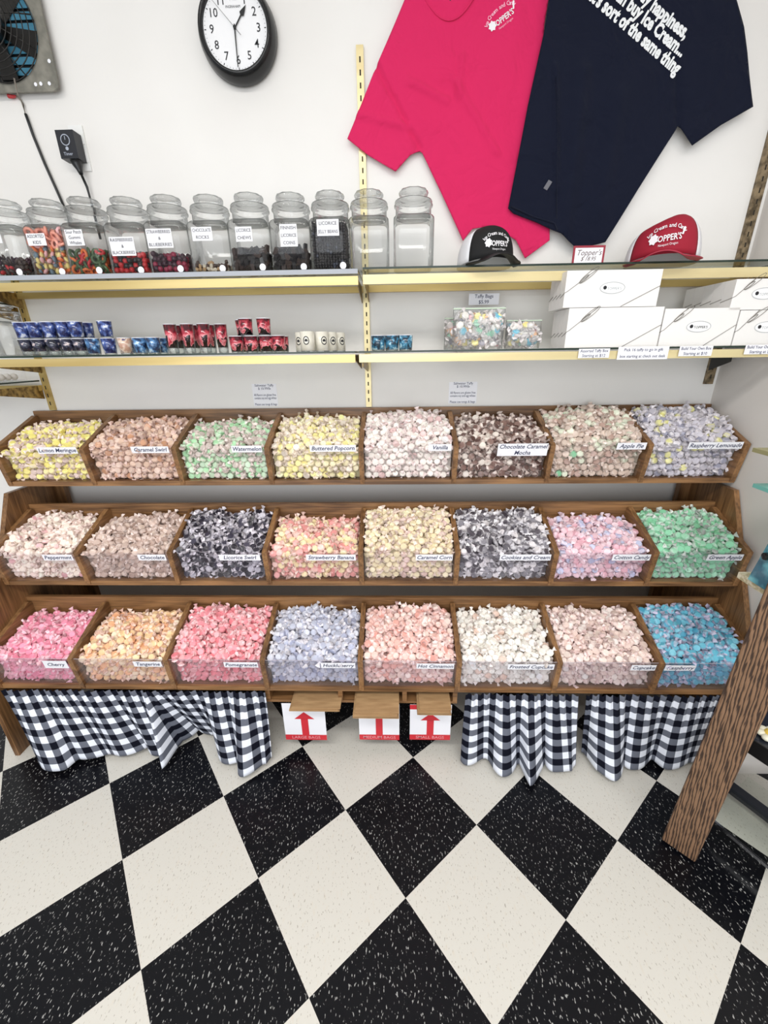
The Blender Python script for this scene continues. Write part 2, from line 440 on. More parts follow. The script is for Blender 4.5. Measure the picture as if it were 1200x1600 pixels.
# ------------------------------------------------------------------ wrapped taffy
def taffy_template(seed, seg=8):
    rnd = random.Random(seed)
    V = []; F = []; W = []            # W: 0 = wrapped sweet, 1 = twisted paper
    R0 = 0.0134; T = 0.0078
    prof = [(0.0, T), (R0 * 0.74, T * 0.96), (R0 * .98, T * 0.45), (R0 * .98, -T * 0.45), (R0 * 0.74, -T * 0.96), (0.0, -T)]
    V.append((0, 0, T)); W.append(0)
    ww = [0, 0.0, .55, .55, 0.0]
    for qi, (r, z) in enumerate(prof[1:-1]):
        for k in range(seg):
            w = 2 * PI * k / seg; j = 1 + rnd.uniform(-0.08, 0.08)
            V.append((r * math.cos(w) * j, r * math.sin(w) * j * 0.95, z + rnd.uniform(-.0008, .0008))); W.append(ww[qi + 1] * rnd.uniform(.4, 1.6))
    V.append((0, 0, -T)); W.append(0)
    for k in range(seg): F.append((0, 1 + k, 1 + (k + 1) % seg))
    for i in range(3):
        for k in range(seg):
            a = 1 + i * seg; F.append((a + k, a + seg + k, a + seg + (k + 1) % seg, a + (k + 1) % seg))
    e = len(V) - 1; a = 1 + 3 * seg
    for k in range(seg): F.append((e, a + (k + 1) % seg, a + k))
    for sgn in (-1, 1):               # fan of twisted paper each side
        b0 = len(V); n = 5; spread = rnd.uniform(0.7, 1.1); twist = rnd.uniform(-0.9, 0.9); bend = rnd.uniform(-0.006, 0.006)
        for k in range(n):
            w = 2 * PI * k / n
            V.append((sgn * R0 * 0.95, 0.0022 * math.cos(w), 0.0022 * math.sin(w))); W.append(1)
        for k in range(n):
            w = 2 * PI * k / n + twist; rr = 0.0108 * spread * rnd.uniform(0.7, 1.25)
            V.append((sgn * (R0 + 0.0105 * rnd.uniform(0.75, 1.2)), rr * math.cos(w), rr * 0.62 * math.sin(w) + bend)); W.append(1)
        mid = len(V); V.append((sgn * (R0 + 0.004), 0, bend * .5)); W.append(1)
        for k in range(n):
            F.append((b0 + k, b0 + (k + 1) % n, b0 + n + (k + 1) % n, b0 + n + k))
            F.append((mid, b0 + n + k, b0 + n + (k + 1) % n))
    return np.array(V), F, np.array(W)
TEMPL = [taffy_template(s) for s in range(10)]

def taffy_material():
    m, nt, b = new_mat('waxed_paper_taffy'); N = nt.nodes; L = nt.links
    a = N.new('ShaderNodeAttribute'); a.attribute_name = 'tint'
    L.new(a.outputs['Color'], b.inputs['Base Color'])
    b.inputs['Roughness'].default_value = 0.28; b.inputs['Specular IOR Level'].default_value = 0.6
    return m
taffy_mat = taffy_material()
def s2l(c): return np.array(lin(*c)[:3])
def jitter_col(rs, pal):
    cols, w = pal
    c = np.array(cols[rs.choice(len(cols), p=np.array(w) / sum(w))], float)
    c = c + rs.uniform(-12, 7) + (rs.uniform(6, 16) if rs.rand() < .3 else 0)
    return s2l(np.clip(c, 0, 255))
def pieces_mesh(name, items, extra=None):
    """items: (template, 4x4 rotation+loc (numpy 3x3, 3), body colour, wrapper colour) -> mesh with a tint attribute"""
    Vs = []; Fs = []; Cs = []; n = 0
    for ti, Rm, loc, cb, cw in items:
        V, F, W = TEMPL[ti]
        Vs.append(V @ Rm.T + loc)
        Fs += [tuple(n + i for i in f) for f in F]
        wv_ = np.clip(W, 0, 1)[:, None]; Cs.append(cw[None] * wv_ + cb[None] * (1 - wv_))
        n += len(V)
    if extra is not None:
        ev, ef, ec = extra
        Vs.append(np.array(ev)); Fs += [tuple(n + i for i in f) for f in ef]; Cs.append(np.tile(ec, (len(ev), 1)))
    V = np.concatenate(Vs); Cc = np.concatenate(Cs)
    me = bpy.data.meshes.new(name)
    me.from_pydata(V.tolist(), [], Fs)
    at_ = me.color_attributes.new('tint', 'FLOAT_COLOR', 'POINT')
    at_.data.foreach_set('color', np.c_[Cc, np.ones(len(Cc))].ravel())
    me.materials.append(taffy_mat)
    return me
def rot_to(rs, normal, spread):
    n = Vector(normal) + Vector(rs.normal(0, spread, 3)); n.normalize()
    q = Vector((0, 0, 1)).rotation_difference(n)
    m = q.to_matrix() @ Matrix.Rotation(rs.uniform(0, 2 * PI), 3, 'Z')
    return np.array(m)

WX = (232, 216, 214)     # pinkish white wax paper
PAL = {
 'Lemon Meringue': (([(250, 238, 142), (244, 232, 170), (226, 204, 196)], [6, 2, 2]), (234, 214, 206)),
 'Caramel Swirl': (([(226, 194, 172), (206, 156, 124), (232, 206, 190)], [5, 2, 3]), (216, 188, 178)),
 'Watermelon': (([(178, 226, 180), (196, 222, 192), (206, 192, 184)], [5, 3, 3]), (222, 206, 200)),
 'Buttered Popcorn': (([(250, 240, 166), (246, 236, 196), (240, 228, 214)], [4, 4, 2]), (228, 212, 196)),
 'Vanilla': (([(250, 244, 236), (244, 234, 228), (226, 194, 192)], [6, 3, 1]), (232, 214, 212)),
 'Chocolate Caramel|Mocha': (([(92, 66, 60), (128, 100, 92), (232, 222, 212)], [5, 3, 1.4]), (214, 198, 190)),
 'Apple Pie': (([(212, 192, 178), (222, 228, 206), (190, 160, 148), (140, 206, 164)], [5, 3, 2, .3]), (216, 200, 190)),
 'Raspberry Lemonade': (([(206, 202, 212), (160, 160, 178), (238, 234, 168)], [5, 2, 1]), (216, 210, 214)),
 'Peppermint': (([(250, 236, 222), (246, 224, 214), (228, 176, 180)], [6, 3, .8]), (236, 214, 206)),
 'Chocolate': (([(206, 182, 170), (190, 164, 152), (222, 200, 186)], [5, 3, 2]), (220, 202, 194)),
 'Licorice Swirl': (([(38, 34, 46), (66, 62, 78), (196, 192, 202)], [5, 2, 1.5]), (214, 208, 216)),
 'Strawberry Banana': (([(240, 164, 160), (250, 232, 184), (240, 196, 186)], [4, 4, 2]), (236, 204, 192)),
 'Caramel Corn': (([(244, 230, 192), (236, 220, 184), (220, 190, 182)], [5, 4, 1]), (228, 208, 196)),
 'Cookies and Cream': (([(84, 78, 86), (134, 130, 138), (226, 220, 222)], [5, 3, 1.6]), (228, 224, 228)),
 'Cotton Candy': (([(242, 206, 214), (200, 204, 232), (236, 184, 196)], [5, 2, 2]), (234, 212, 220)),
 'Green Apple': (([(150, 224, 182), (174, 232, 198), (140, 210, 166)], [5, 3, 2]), (208, 214, 208)),
 'Cherry': (([(252, 158, 184), (248, 180, 196), (240, 140, 166)], [5, 3, 2]), (240, 190, 200)),
 'Tangerine': (([(252, 216, 168), (250, 190, 146), (246, 226, 196)], [5, 3, 2]), (238, 204, 188)),
 'Pomegranate': (([(250, 158, 168), (248, 184, 188), (240, 136, 146)], [5, 3, 2]), (242, 198, 200)),
 'Huckleberry': (([(196, 200, 218), (212, 214, 226), (174, 178, 202)], [5, 3, 2]), (218, 214, 220)),
 'Hot Cinnamon': (([(250, 206, 196), (248, 222, 212), (242, 180, 168)], [5, 4, 2]), (242, 210, 206)),
 'Frosted Cupcake': (([(250, 246, 238), (244, 236, 226), (234, 204, 188)], [6, 3, .6]), (236, 226, 220)),
 'Cupcake': (([(244, 226, 216), (236, 212, 202), (246, 234, 228)], [4, 4, 2]), (230, 206, 202)),
 'Raspberry': (([(112, 196, 220), (134, 208, 228), (96, 180, 210)], [5, 3, 2]), (192, 186, 208)),
}
# how full each bin is: (front height below the divider corner, rise at the back below the back board, hump)
FILL = [
 [(.005, .030, .012), (.0, .020, .020), (.004, .028, .018), (.0, .014, .012), (-.006, .002, .022), (.0, .022, .020), (-.006, -.010, .020), (-.004, -.012, .016)],
 [(.004, .020, .014), (.006, .024, .010), (.0, .010, .016), (.004, .040, .010), (.0, .000, .018), (.0, .006, .016), (.006, .036, .010), (.004, .014, .022)],
 [(.010, .040, .010), (.008, .040, .012), (.004, .014, .016), (.006, .020, .010), (.0, .012, .020), (.006, .024, .014), (.006, .016, .012), (.006, .006, .016)]]
ROWNAME = ['top', 'middle', 'bottom']
ORD = ['first', 'second', 'third', 'fourth', 'fifth', 'sixth', 'seventh', 'eighth']
LOOK = [
 ['lemon yellow', 'caramel tan', 'pale green and pinkish', 'buttery yellow and cream', 'creamy white', 'dark brown and white', 'beige with a few green', 'grey lilac with pale yellow'],
 ['creamy white with pink streaked', 'light brown', 'black and lilac grey', 'pink and pale yellow', 'pale caramel cream', 'charcoal and white', 'pastel pink and blue', 'mint green'],
 ['cherry pink', 'peach orange', 'rosy pink', 'pale blue lilac', 'pale salmon pink', 'bright white', 'cream and pale rose', 'bright blue']]
all_bins = []
cands = []
for ri, rw in enumerate(ROWS):
    bf, tf, bt = rw['bf'], rw['tf'], rw['bt']
    for k, (x0, x1) in enumerate(rw['cells']):
        rs = np.random.RandomState(100 + ri * 8 + k)
        name = FLAV[ri][k]; pal, wx = PAL[name]
        df, db, hump = FILL[ri][k]; df += .008; db += .014
        ph = rs.uniform(0, 6, 4)
        xi0, xi1 = x0 + 0.014, x1 - 0.014
        yb = bt[0] - 0.016
        def surf(x, y):
            t = (y - tf[0]) / (yb - tf[0]); u = (x - x0) / (x1 - x0)
            z = (tf[1] - df) * (1 - t) + (bt[1] - db) * t
            z += hump * math.sin(PI * min(1, max(0, t))) * (0.6 + 0.4 * math.sin(PI * u))
            z += 0.007 * math.sin(u * 7 + ph[0]) * math.sin(t * 5 + ph[1]) - 0.012 * (abs(u - .5) * 2) ** 4 * t
            return z - 0.008
        items = []
        def piece(x, y, z, nrm, spread, front, lay):
            it = (int(rs.randint(len(TEMPL))), rot_to(rs, nrm, spread) * rs.uniform(.94, 1.1), np.array((x, y, z)), jitter_col(rs, pal), s2l(np.clip(np.array(wx) + rs.choice([-30, 0, 14, 22]) + rs.uniform(-8, 4), 0, 250)))
            items.append((it, front, lay))
        # against the clear front
        zb = bf[1] + 0.0185 + 0.013; ztop = tf[1] - df - 0.016
        nz = 5; nx = 12
        for j in range(nz):
            z = zb + (ztop - zb) * j / (nz - 1)
            yf = bf[0] + (tf[0] - bf[0]) * (z - bf[1]) / (tf[1] - bf[1]) + 0.0310
            for i in range(nx):
                x = xi0 + (xi1 - xi0) * (i + (0.5 if j % 2 else 0.0)) / (nx - 0.5)
                piece(x + rs.uniform(-.0035, .0035), yf + rs.uniform(0, .006), z + rs.uniform(-.003, .003), (0, -1, 0.35), 0.33, True, 0)
        # heaped top
        ny = 11
        slope = Vector((0, -(bt[1] - tf[1]), (bt[0] - tf[0]))).normalized()
        for lay in (0, 1):
            for j in range(ny):
                y = tf[0] + 0.026 + (yb - tf[0] - 0.026) * (j + 0.5 * lay * 0.9) / (ny - 0.5)
                for i in range(nx):
                    x = xi0 + (xi1 - xi0) * (i + (0.5 if (j + lay) % 2 else 0.0)) / (nx - 0.5)
                    xx = min(max(x + rs.uniform(-.005, .005), xi0), xi1); yy = min(y + rs.uniform(-.005, .005), yb)
                    piece(xx, yy, surf(xx, yy) - lay * 0.018 + rs.uniform(-.006, .006), slope + Vector((0, -.25, 0)), 0.55, False, lay)
        # a few tossed on top
        for i in range(16):
            xx = rs.uniform(xi0, xi1); yy = rs.uniform(tf[0] + .04, yb - .004)
            piece(xx, yy, surf(xx, yy) + 0.011, slope, 0.9, False, -1)
        # sweets deeper down as one lumpy mass, colour darkened as shade in the gaps
        ev = []; ef = []
        g = 8
        for j in range(g + 1):
            for i in range(g + 1):
                x = x0 + 0.002 + (x1 - x0 - 0.004) * i / g; y = tf[0] + 0.034 + (yb + .006 - tf[0] - 0.034) * j / g
                ev.append((x, y, surf(x, y) - 0.022))
        for j in range(g):
            for i in range(g):
                a = j * (g + 1) + i; ef.append((a, a + 1, a + g + 2, a + g + 1))
        a = len(ev)
        for i in range(g + 1):
            x = x0 + 0.002 + (x1 - x0 - 0.004) * i / g
            ev.append((x, bf[0] + 0.036, bf[1] + 0.0195))
        for i in range(g): ef.append((a + i, a + i + 1, i + 1, i))
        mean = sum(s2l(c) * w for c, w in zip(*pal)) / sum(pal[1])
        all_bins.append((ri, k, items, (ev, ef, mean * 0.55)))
        if not (ri == 2 and k == 99):
            for ii, (it, front, lay) in enumerate(items):
                if lay > 0 : continue
                px, py, dz = project(it[2])
                if 8 < px < 1192 and not (px > 1040 and (px - 1040) > (1300 - py) * 0.40 - 20):
                    # apparent size grows off axis
                    off = math.hypot(px - 600, py - 800) / FOC
                    size = (1 / dz) ** 2 * (1 + off * off) ** 0.5 * (0.55 if lay == 0 and not front else 1)
                    size = (1 / dz) ** 2 * (1 + off * off) ** 0.5
                    if lay == -1: cands.append((size * 1.35, len(all_bins) - 1, ii))
                    elif not front: cands.append((size, len(all_bins) - 1, ii))
cands.sort(reverse=True)
single = {}
for s, bi, ii in cands[:300]: single.setdefault(bi, set()).add(ii)
for bi, (ri, k, items, extra) in enumerate(all_bins):
    sel = single.get(bi, set())
    rest = [it for ii, (it, fr, ly) in enumerate(items) if ii not in sel]
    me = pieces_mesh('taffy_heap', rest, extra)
    o = bpy.data.objects.new('taffy_heap', me); C.objects.link(o)
    where = '%s row, %s bin from left' % (ROWNAME[ri], ORD[k])
    tag(o, 'heap of %s taffy, %s' % (LOOK[ri][k], where), 'candy', 'heaps of wrapped taffy in the bins', 'stuff')
    c0 = np.mean([it[2] for it in rest], axis=0)
    o.location = tuple(c0)
    me.transform(Matrix.Translation(-Vector(c0)))
    cache = {}
    for ii in sorted(sel):
        it = items[ii][0]
        ti, Rm, loc, cb, cw = it
        ck_ = ti
        if ck_ not in cache:
            cache[ck_] = pieces_mesh('wrapped_taffy', [(ti, np.eye(3), np.zeros(3), cb, cw)])
        p = bpy.data.objects.new('wrapped_taffy', cache[ck_]); C.objects.link(p)
        sc = float(np.linalg.norm(Rm[:, 0]))
        M = Matrix([list(r / sc) for r in Rm]).to_4x4()
        p.matrix_world = Matrix.Translation(Vector(loc)) @ M @ Matrix.Scale(sc, 4)
        tag(p, 'single %s taffy, %s' % (LOOK[ri][k], where), 'candy', '%s taffy pieces, %s' % (LOOK[ri][k], where))

# ------------------------------------------------------------------ gingham curtains
def gingham():
    m, nt, b = new_mat('gingham_cloth'); N = nt.nodes; L = nt.links
    uv = N.new('ShaderNodeUVMap'); sp = N.new('ShaderNodeSeparateXYZ'); L.new(uv.outputs[0], sp.inputs[0])
    def stripe(o):
        f = N.new('ShaderNodeMath'); f.operation = 'FRACT'
        d = N.new('ShaderNodeMath'); d.operation = 'DIVIDE'; d.inputs[1].default_value = 0.052; L.new(o, d.inputs[0]); L.new(d.outputs[0], f.inputs[0])
        g = N.new('ShaderNodeMath'); g.operation = 'GREATER_THAN'; g.inputs[1].default_value = 0.5; L.new(f.outputs[0], g.inputs[0]); return g.outputs[0]
    a = N.new('ShaderNodeMath'); a.operation = 'ADD'; L.new(stripe(sp.outputs[0]), a.inputs[0]); L.new(stripe(sp.outputs[1]), a.inputs[1])
    h = N.new('ShaderNodeMath'); h.operation = 'DIVIDE'; h.inputs[1].default_value = 2; L.new(a.outputs[0], h.inputs[0])
    r = N.new('ShaderNodeValToRGB'); r.color_ramp.interpolation = 'CONSTANT'
    r.color_ramp.elements[0].position = 0; r.color_ramp.elements[0].color = lin(16, 18, 30)
    r.color_ramp.elements[1].position = 0.25; r.color_ramp.elements[1].color = lin(104, 108, 120)
    e = r.color_ramp.elements.new(0.75); e.color = lin(232, 236, 246)
    L.new(h.outputs[0], r.inputs[0]); L.new(r.outputs[0], b.inputs['Base Color'])
    b.inputs['Roughness'].default_value = 0.85; b.inputs['Specular IOR Level'].default_value = 0.1
    return m
ging = gingham()
hem_mat = flat('hem_thread', lin(200, 204, 210), 0.9)
def lerp_list(pts, x):
    if x <= pts[0][0]: return pts[0][1:]
    for a, b in zip(pts, pts[1:]):
        if x <= b[0]:
            t = (x - a[0]) / (b[0] - a[0]); t = t * t * (3 - 2 * t)
            return tuple(a[i] + (b[i] - a[i]) * t for i in range(1, len(a)))
    return pts[-1][1:]
def curtain(top0, top1, bot0, bot1, hem, ytop, seed, label, folds, full=1.25):
    """top0..top1 and bot0..bot1: x range at rod and hem; hem: (t, y, z) along the hem"""
    rnd = random.Random(seed)
    nu, nv = 220, 26
    V = []; F = []; UV = []
    zt = ROWS[2]['bf'][1] - 0.001
    ph = [rnd.uniform(0, 6) for _ in range(5)]
    for i in range(nu + 1):
        t = i / nu
        hy, hz = lerp_list(hem, t)
        w = 2 * PI * folds * (t + 0.030 * math.sin(7 * t + ph[2]) + .016 * math.sin(17 * t + ph[4]))
        for j in range(nv + 1):
            s = j / nv
            x = (top0 + (top1 - top0) * t) * (1 - s) + (bot0 + (bot1 - bot0) * t) * s
            amp = 0.002 + 0.017 * s ** 0.8 * (.65 + .5 * math.sin(5.3 * t + ph[4]))
            pleat = 0.0045 * (1 - s) ** 3 * math.sin(2 * PI * t * abs(top1 - top0) / .024 + ph[3])
            y = ytop + (hy - ytop) * s ** 1.15 + amp * math.sin(w + ph[0] + 0.6 * s) + 0.5 * amp * math.sin(w * 0.47 + ph[1]) + pleat
            x += 0.010 * s * math.cos(w + ph[0])
            z = zt + (hz - zt) * s
            V.append((x, y, z))
            UV.append((t * abs(top1 - top0) * full, s * 0.31 + 0.002))
    for i in range(nu):
        for j in range(nv):
            a = i * (nv + 1) + j; F.append((a, a + 1, a + nv + 2, a + nv + 1))
    me = bpy.data.meshes.new('gingham_curtain'); me.from_pydata(V, [], F)
    ul = me.uv_layers.new(name='UVMap')
    for l in me.loops: ul.data[l.index].uv = UV[l.vertex_index]
    for p in me.polygons: p.use_smooth = True
    me.materials.append(ging)
    o = bpy.data.objects.new('gingham_curtain', me); C.objects.link(o)
    c = Vector(((top0 + top1) / 2, ytop, 0)); me.transform(Matrix.Translation(-c)); o.location = c
    sd = o.modifiers.new('cloth', 'SOLIDIFY'); sd.thickness = 0.0012; sd.offset = 0
    tag(o, label, 'curtain', 'gingham curtains under the candy rack')
    return o
def hem_from(pxs, x0, x1, z=0.022):
    out = []
    for px, py in pxs:
        p = onz(px, py, z); out.append(((p.x - x0) / (x1 - x0), p.y, z))
    return out
bx0, bx1 = onz(62, 1200, .02).x, onz(428, 1185, .02).x
curtain(at(2, 1095, 1.10).x, at(414, 1095, 1.10).x, bx0, bx1,
        hem_from([(62, 1196), (95, 1204), (130, 1186), (190, 1178), (230, 1170), (262, 1194), (290, 1150), (322, 1140), (345, 1180), (385, 1206), (410, 1204), (428, 1186)], bx0, bx1),
        1.112, 3, 'black and white gingham curtain, widest one, hanging under the left half of the rack', 8, 1.16)
bx0, bx1 = onz(722, 1190, .02).x, onz(905, 1200, .02).x
curtain(at(728, 1095, 1.10).x, at(905, 1095, 1.10).x, bx0, bx1,
        hem_from([(722, 1190), (795, 1204), (812, 1196), (832, 1226), (850, 1196), (868, 1204), (892, 1206), (905, 1190)], bx0, bx1),
        1.112, 8, 'black and white gingham curtain between the small bags sign and the dangling fold', 4.3, 1.2)
bx0, bx1 = onz(912, 1190, .02).x, at(1120, 1180, 1.06).x
curtain(at(918, 1095, 1.10).x, at(1150, 1095, 1.10).x, bx0, bx1,
        hem_from([(912, 1180), (935, 1200), (960, 1210), (995, 1200), (1020, 1188), (1045, 1200), (1080, 1196), (1110, 1190)], bx0, bx1),
        1.112, 21, 'black and white gingham curtain nearest the leaning wooden post on the right', 3.6, 1.14)

# ------------------------------------------------------------------ paper bags and their signs
def bag_stack(px0, px1, pyb, n, name, group, labels, ystart, yf, dz=0.0052, shift=0.0):
    x0, x1 = px0, px1
    for i in range(n):
        m = MB()
        z = hz0 + 0.0112 + i * dz
        s = math.sin(i * 2.3 + n) * 0.004
        yf_i = yf + abs(math.sin(i * 1.7 + 1)) * 0.012 + shift * (n - 1 - i)
        V = []
        segs = 8
        for j in range(segs + 1):
            t = j / segs; y = yf_i + (1.32 - yf_i) * t
            droop = -0.010 * max(0, (1.13 - y) / 0.12) ** 2
            V += [(x0 + s, y, z + droop), (x1 + s, y, z + droop), (x1 + s, y, z + droop + dz * .82), (x0 + s, y, z + droop + dz * .82)]
        F = []
        for j in range(segs):
            a = 4 * j
            for q in range(4): F.append((a + q, a + (q + 1) % 4, a + 4 + (q + 1) % 4, a + 4 + q))
        F += [(3, 2, 1, 0), (4 * segs, 4 * segs + 1, 4 * segs + 2, 4 * segs + 3)]
        m.add(V, F, 0)
        tag(m.build('paper_bag', kraft), labels % (('topmost' if i == n - 1 else 'bottommost' if i == 0 else 'inside the stack')), 'paper bag', group)
bag_stack(at(446, 1112, 1.03).x, at(526, 1112, 1.03).x, 0, 3, 'large', 'brown paper bags over the large bags sign', 'large flat brown paper bag above the left sign, %s', 1.2, 1.07)
bag_stack(at(551, 1118, 1.03).x, at(622, 1118, 1.03).x, 0, 5, 'medium', 'brown paper bags over the medium bags sign', 'medium flat brown paper bag above the middle sign, %s', 1.2, 1.045)
bag_stack(at(655, 1112, 1.03).x, at(707, 1112, 1.03).x, 0, 5, 'small', 'brown paper bags over the small bags sign', 'small flat brown paper bag above the right sign, %s', 1.2, 1.06)
for nm, (xa, xb), words in (('left', (447, 511), 'LARGE BAGS'), ('middle', (562, 624), 'MEDIUM BAGS'), ('right', (640, 703), 'SMALL BAGS')):
    a = at(xa, 1156, 1.122); b = at(xb, 1156, 1.122)
    m = MB(); x0, x1 = a.x, b.x; zb = a.z; zt = hz0 - 0.001; yy = 1.124
    w = x1 - x0; cx = (x0 + x1) / 2
    m.box(x0, x1, yy, yy + 0.0012, zb, zt, 0)
    yf = yy - 0.0006
    m.quad((x0, yf, zb), (x1, yf, zb), (x1, yf, zb + 0.026), (x0, yf, zb + 0.026), 1)
    if nm == 'right': m.quad((x0, yf, zt - 0.022), (x0 + 0.04, yf, zt - 0.022), (x0 + 0.04, yf, zt), (x0, yf, zt), 1)
    s = w * 0.085; tip = at(xa, {'left': 1113, 'middle': 1108, 'right': 1115}[nm], 1.122).z
    m.quad((cx - s, yf, zb + .026), (cx + s, yf, zb + .026), (cx + s, yf, tip - .033), (cx - s, yf, tip - .033), 1)
    m.add([(cx - w * .24, yf, tip - .034), (cx + w * .24, yf, tip - .034), (cx, yf, tip)], [(0, 1, 2)], 1)
    put_text(m, words, 0.019, (cx, yf - 0.0006, zb + 0.013), XP, ZP, 2, maxw=w - 0.008, weight=0.01)
    tag(m.build('bag_sign', [paper, red_ink, flat('sign_letters', lin(226, 150, 156), .6)]), 'white sign with red upward arrow reading %s under the paper bags' % words, 'sign', 'arrow signs below the bag holder')

# ------------------------------------------------------------------ shelf standards
STD_X = [-1.389, -0.104, 1.195]
def standard(x, z0, z1, mat, slot_mat, label, w=0.022):
    m = MB(); d = 0.012; y1 = WALL_Y; y0 = y1 - d
    m.box(x - w / 2, x - w / 2 + 0.002, y0, y1, z0, z1, 0)
    m.box(x + w / 2 - 0.002, x + w / 2, y0, y1, z0, z1, 0)
    m.box(x - w / 2 + 0.002, x + w / 2 - 0.002, y0, y0 + 0.002, z0, z1, 0)
    z = z0 + 0.02
    while z < z1 - 0.02:
        m.box(x - 0.0022, x + 0.0022, y0 - 0.0004, y0, z, z + 0.014, 1); z += 0.0305
    return tag(m.build('shelf_standard', [mat, slot_mat]), label, 'shelf standard', 'slotted wall standards')
standard(STD_X[0], 1.228, 1.75, brass, dark_slot, 'slotted brass wall standard behind the blue shot glasses at left')
standard(STD_X[1], 1.228, at(560, 74, WALL_Y).z, brass_pale, dark_slot, 'tall slotted brass wall standard in the middle, between the clock and pink shirt')
standard(STD_X[2], 1.30, 2.55, noisy('aged_grey_brass', lin(92, 80, 62), lin(158, 140, 112), (30, 30, 30), 2, 3, 0.35, 0.65, 0.4, 0.6), dark_slot, 'slotted tarnished wall standard in the right corner above the red cap', 0.03)

# ------------------------------------------------------------------ shelves
def bracket(m, x, y0, z, mat=0, h=0.032):
    m.add([(x - .0015, WALL_Y - .013, z - h * 1.6), (x - .0015, WALL_Y - .013, z), (x - .0015, y0, z), (x - .0015, y0, z - h * .5),
           (x + .0015, WALL_Y - .013, z - h * 1.6), (x + .0015, WALL_Y - .013, z), (x + .0015, y0, z), (x + .0015, y0, z - h * .5)],
          [(0, 1, 2, 3), (7, 6, 5, 4), (0, 4, 5, 1), (1, 5, 6, 2), (2, 6, 7, 3), (3, 7, 4, 0)], mat)
def shelf(x0, x1, ztop, yf, label, opaque_lip=False, bx=(), railm=None, rear=True, railh=0.024, group='shelves on the back wall'):
    railm = railm or brass_pale
    t = empty('glass_shelf', ((x0 + x1) / 2, (yf + WALL_Y) / 2, ztop - 0.05))
    tag(t, label, 'shelf', group)
    m = MB(); th = 0.0055; yb = WALL_Y - 0.016
    m.quad((x0, yf, ztop), (x1, yf, ztop), (x1, yb, ztop), (x0, yb, ztop), 0)
    m.box(x0, x1, yf - 0.001, yf, ztop - th, ztop, 1)
    m.box(x0, x0 + .001, yf, yb, ztop - th, ztop, 1); m.box(x1 - .001, x1, yf, yb, ztop - th, ztop, 1)
    m.build('glass_panel', [sheet_glass, glass_edge], t)
    if opaque_lip:
        MB().box(x0, x1, yf - 0.004, yf - 0.0015, ztop - 0.014, ztop - 0.001).build('price_strip', grey_lip, t)
    zt = ztop - th - 0.004
    top = zt - (0.010 if opaque_lip or rear else 0.0)
    r = MB()
    r.box(x0, x1, yf + 0.002, yf + 0.006, top - railh, top, 0)
    r.box(x0, x1, yf + 0.006, yf + 0.022, top - 0.003, top, 0)
    r.box(x0, x1, yf + 0.006, yf + 0.012, top - railh, top - railh + 0.003, 0)
    r.build('front_rail', railm, t)
    if rear:
        r = MB(); r.box(x0, x1, WALL_Y - 0.030, WALL_Y - 0.0125, top - railh + .004, top, 0)
        r.build('rear_rail', brass, t)
    for b in bx:
        m = MB(); bracket(m, b, yf + 0.02, top - 0.001); m.build('bracket', brass_dark, t)
    return t
ZU, YU = 1.668, 1.43
ZM, YM = 1.433, 1.37
shelf(-1.60, -0.113, ZU, YU, 'upper glass shelf with brass rails and grey strip holding the candy jars', True, (-1.38, -0.118), railm=brass_mid)
shelf(-0.098, 1.215, ZU + .003, YU, 'upper glass shelf with brass rails holding two empty jars and both caps', False, (-0.094, 1.185), railh=.026)
shelf(-1.395, -0.125, ZM, YM, 'lower glass shelf with brass rail holding the shot glasses', False, (-1.385, -0.128), rear=False, railm=brass_mid)
shelf(-0.113, 1.215, ZM, YM, 'lower glass shelf with brass rail holding taffy bags and white gift boxes', False, (-0.110,), rear=False)
# the bracket seen below the lower shelf in the corner
m = MB(); bracket(m, 1.180, 1.56, ZM - 0.036, 0, 0.03); tag(m.build('shelf_bracket', black_metal), 'black shelf bracket under the lower shelf in the right corner', 'bracket')
m = MB(); bracket(m, -0.104, 1.40, ZM - 0.0365, 0, 0.022); tag(m.build('shelf_bracket', brass_dark), 'short dark bracket under the joint of the lower shelves', 'bracket')
# shelves of the bay further left
shelf(-2.1, -1.402, 1.612, 1.40, 'short glass shelf left of the brass standard, level with the jar contents', False, (-1.405,), rear=False, group='glass shelves of the left bay')
shelf(-2.1, -1.402, 1.345, 1.40, 'low glass shelf left of the brass standard holding white candy balls', False, (-1.405,), rear=True, railm=brass, group='glass shelves of the left bay')
tr = empty('candy_tray', (-1.55, 1.53, 1.346))
tag(tr, 'clear tray of white candy balls on the low shelf at the far left', 'tray')
m = MB(); m.box(-1.70, -1.418, 1.45, 1.62, 1.3462, 1.349, 0); m.quad((-1.70, 1.45, 1.349), (-1.418, 1.45, 1.349), (-1.418, 1.45, 1.388), (-1.70, 1.45, 1.388), 0)
m.quad((-1.418, 1.45, 1.349), (-1.418, 1.62, 1.349), (-1.418, 1.62, 1.388), (-1.418, 1.45, 1.388), 0); m.build('tray_box', acrylic, tr)
white_candy = flat('white_candy', lin(238, 234, 228), 0.3)
def ico(r, sub=1):
    bm = bmesh.new(); bmesh.ops.create_icosphere(bm, subdivisions=sub, radius=r)
    V = [tuple(v.co) for v in bm.verts]; F = [tuple(v.index for v in f.verts) for f in bm.faces]; bm.free(); return V, F
BV, BFc = ico(0.0125, 2)
rb = random.Random(4)
for i in range(10):
    for j in range(4):
        m = MB(); m.add(BV, BFc, 0, True, Matrix.Translation((-1.435 - i * 0.0262, 1.50 + j * 0.0275, 1.3617 + 0.0)))
        tag(m.build('candy_ball', white_candy), 'white round candy ball in the clear tray at the far left', 'candy', 'white candy balls in the tray')

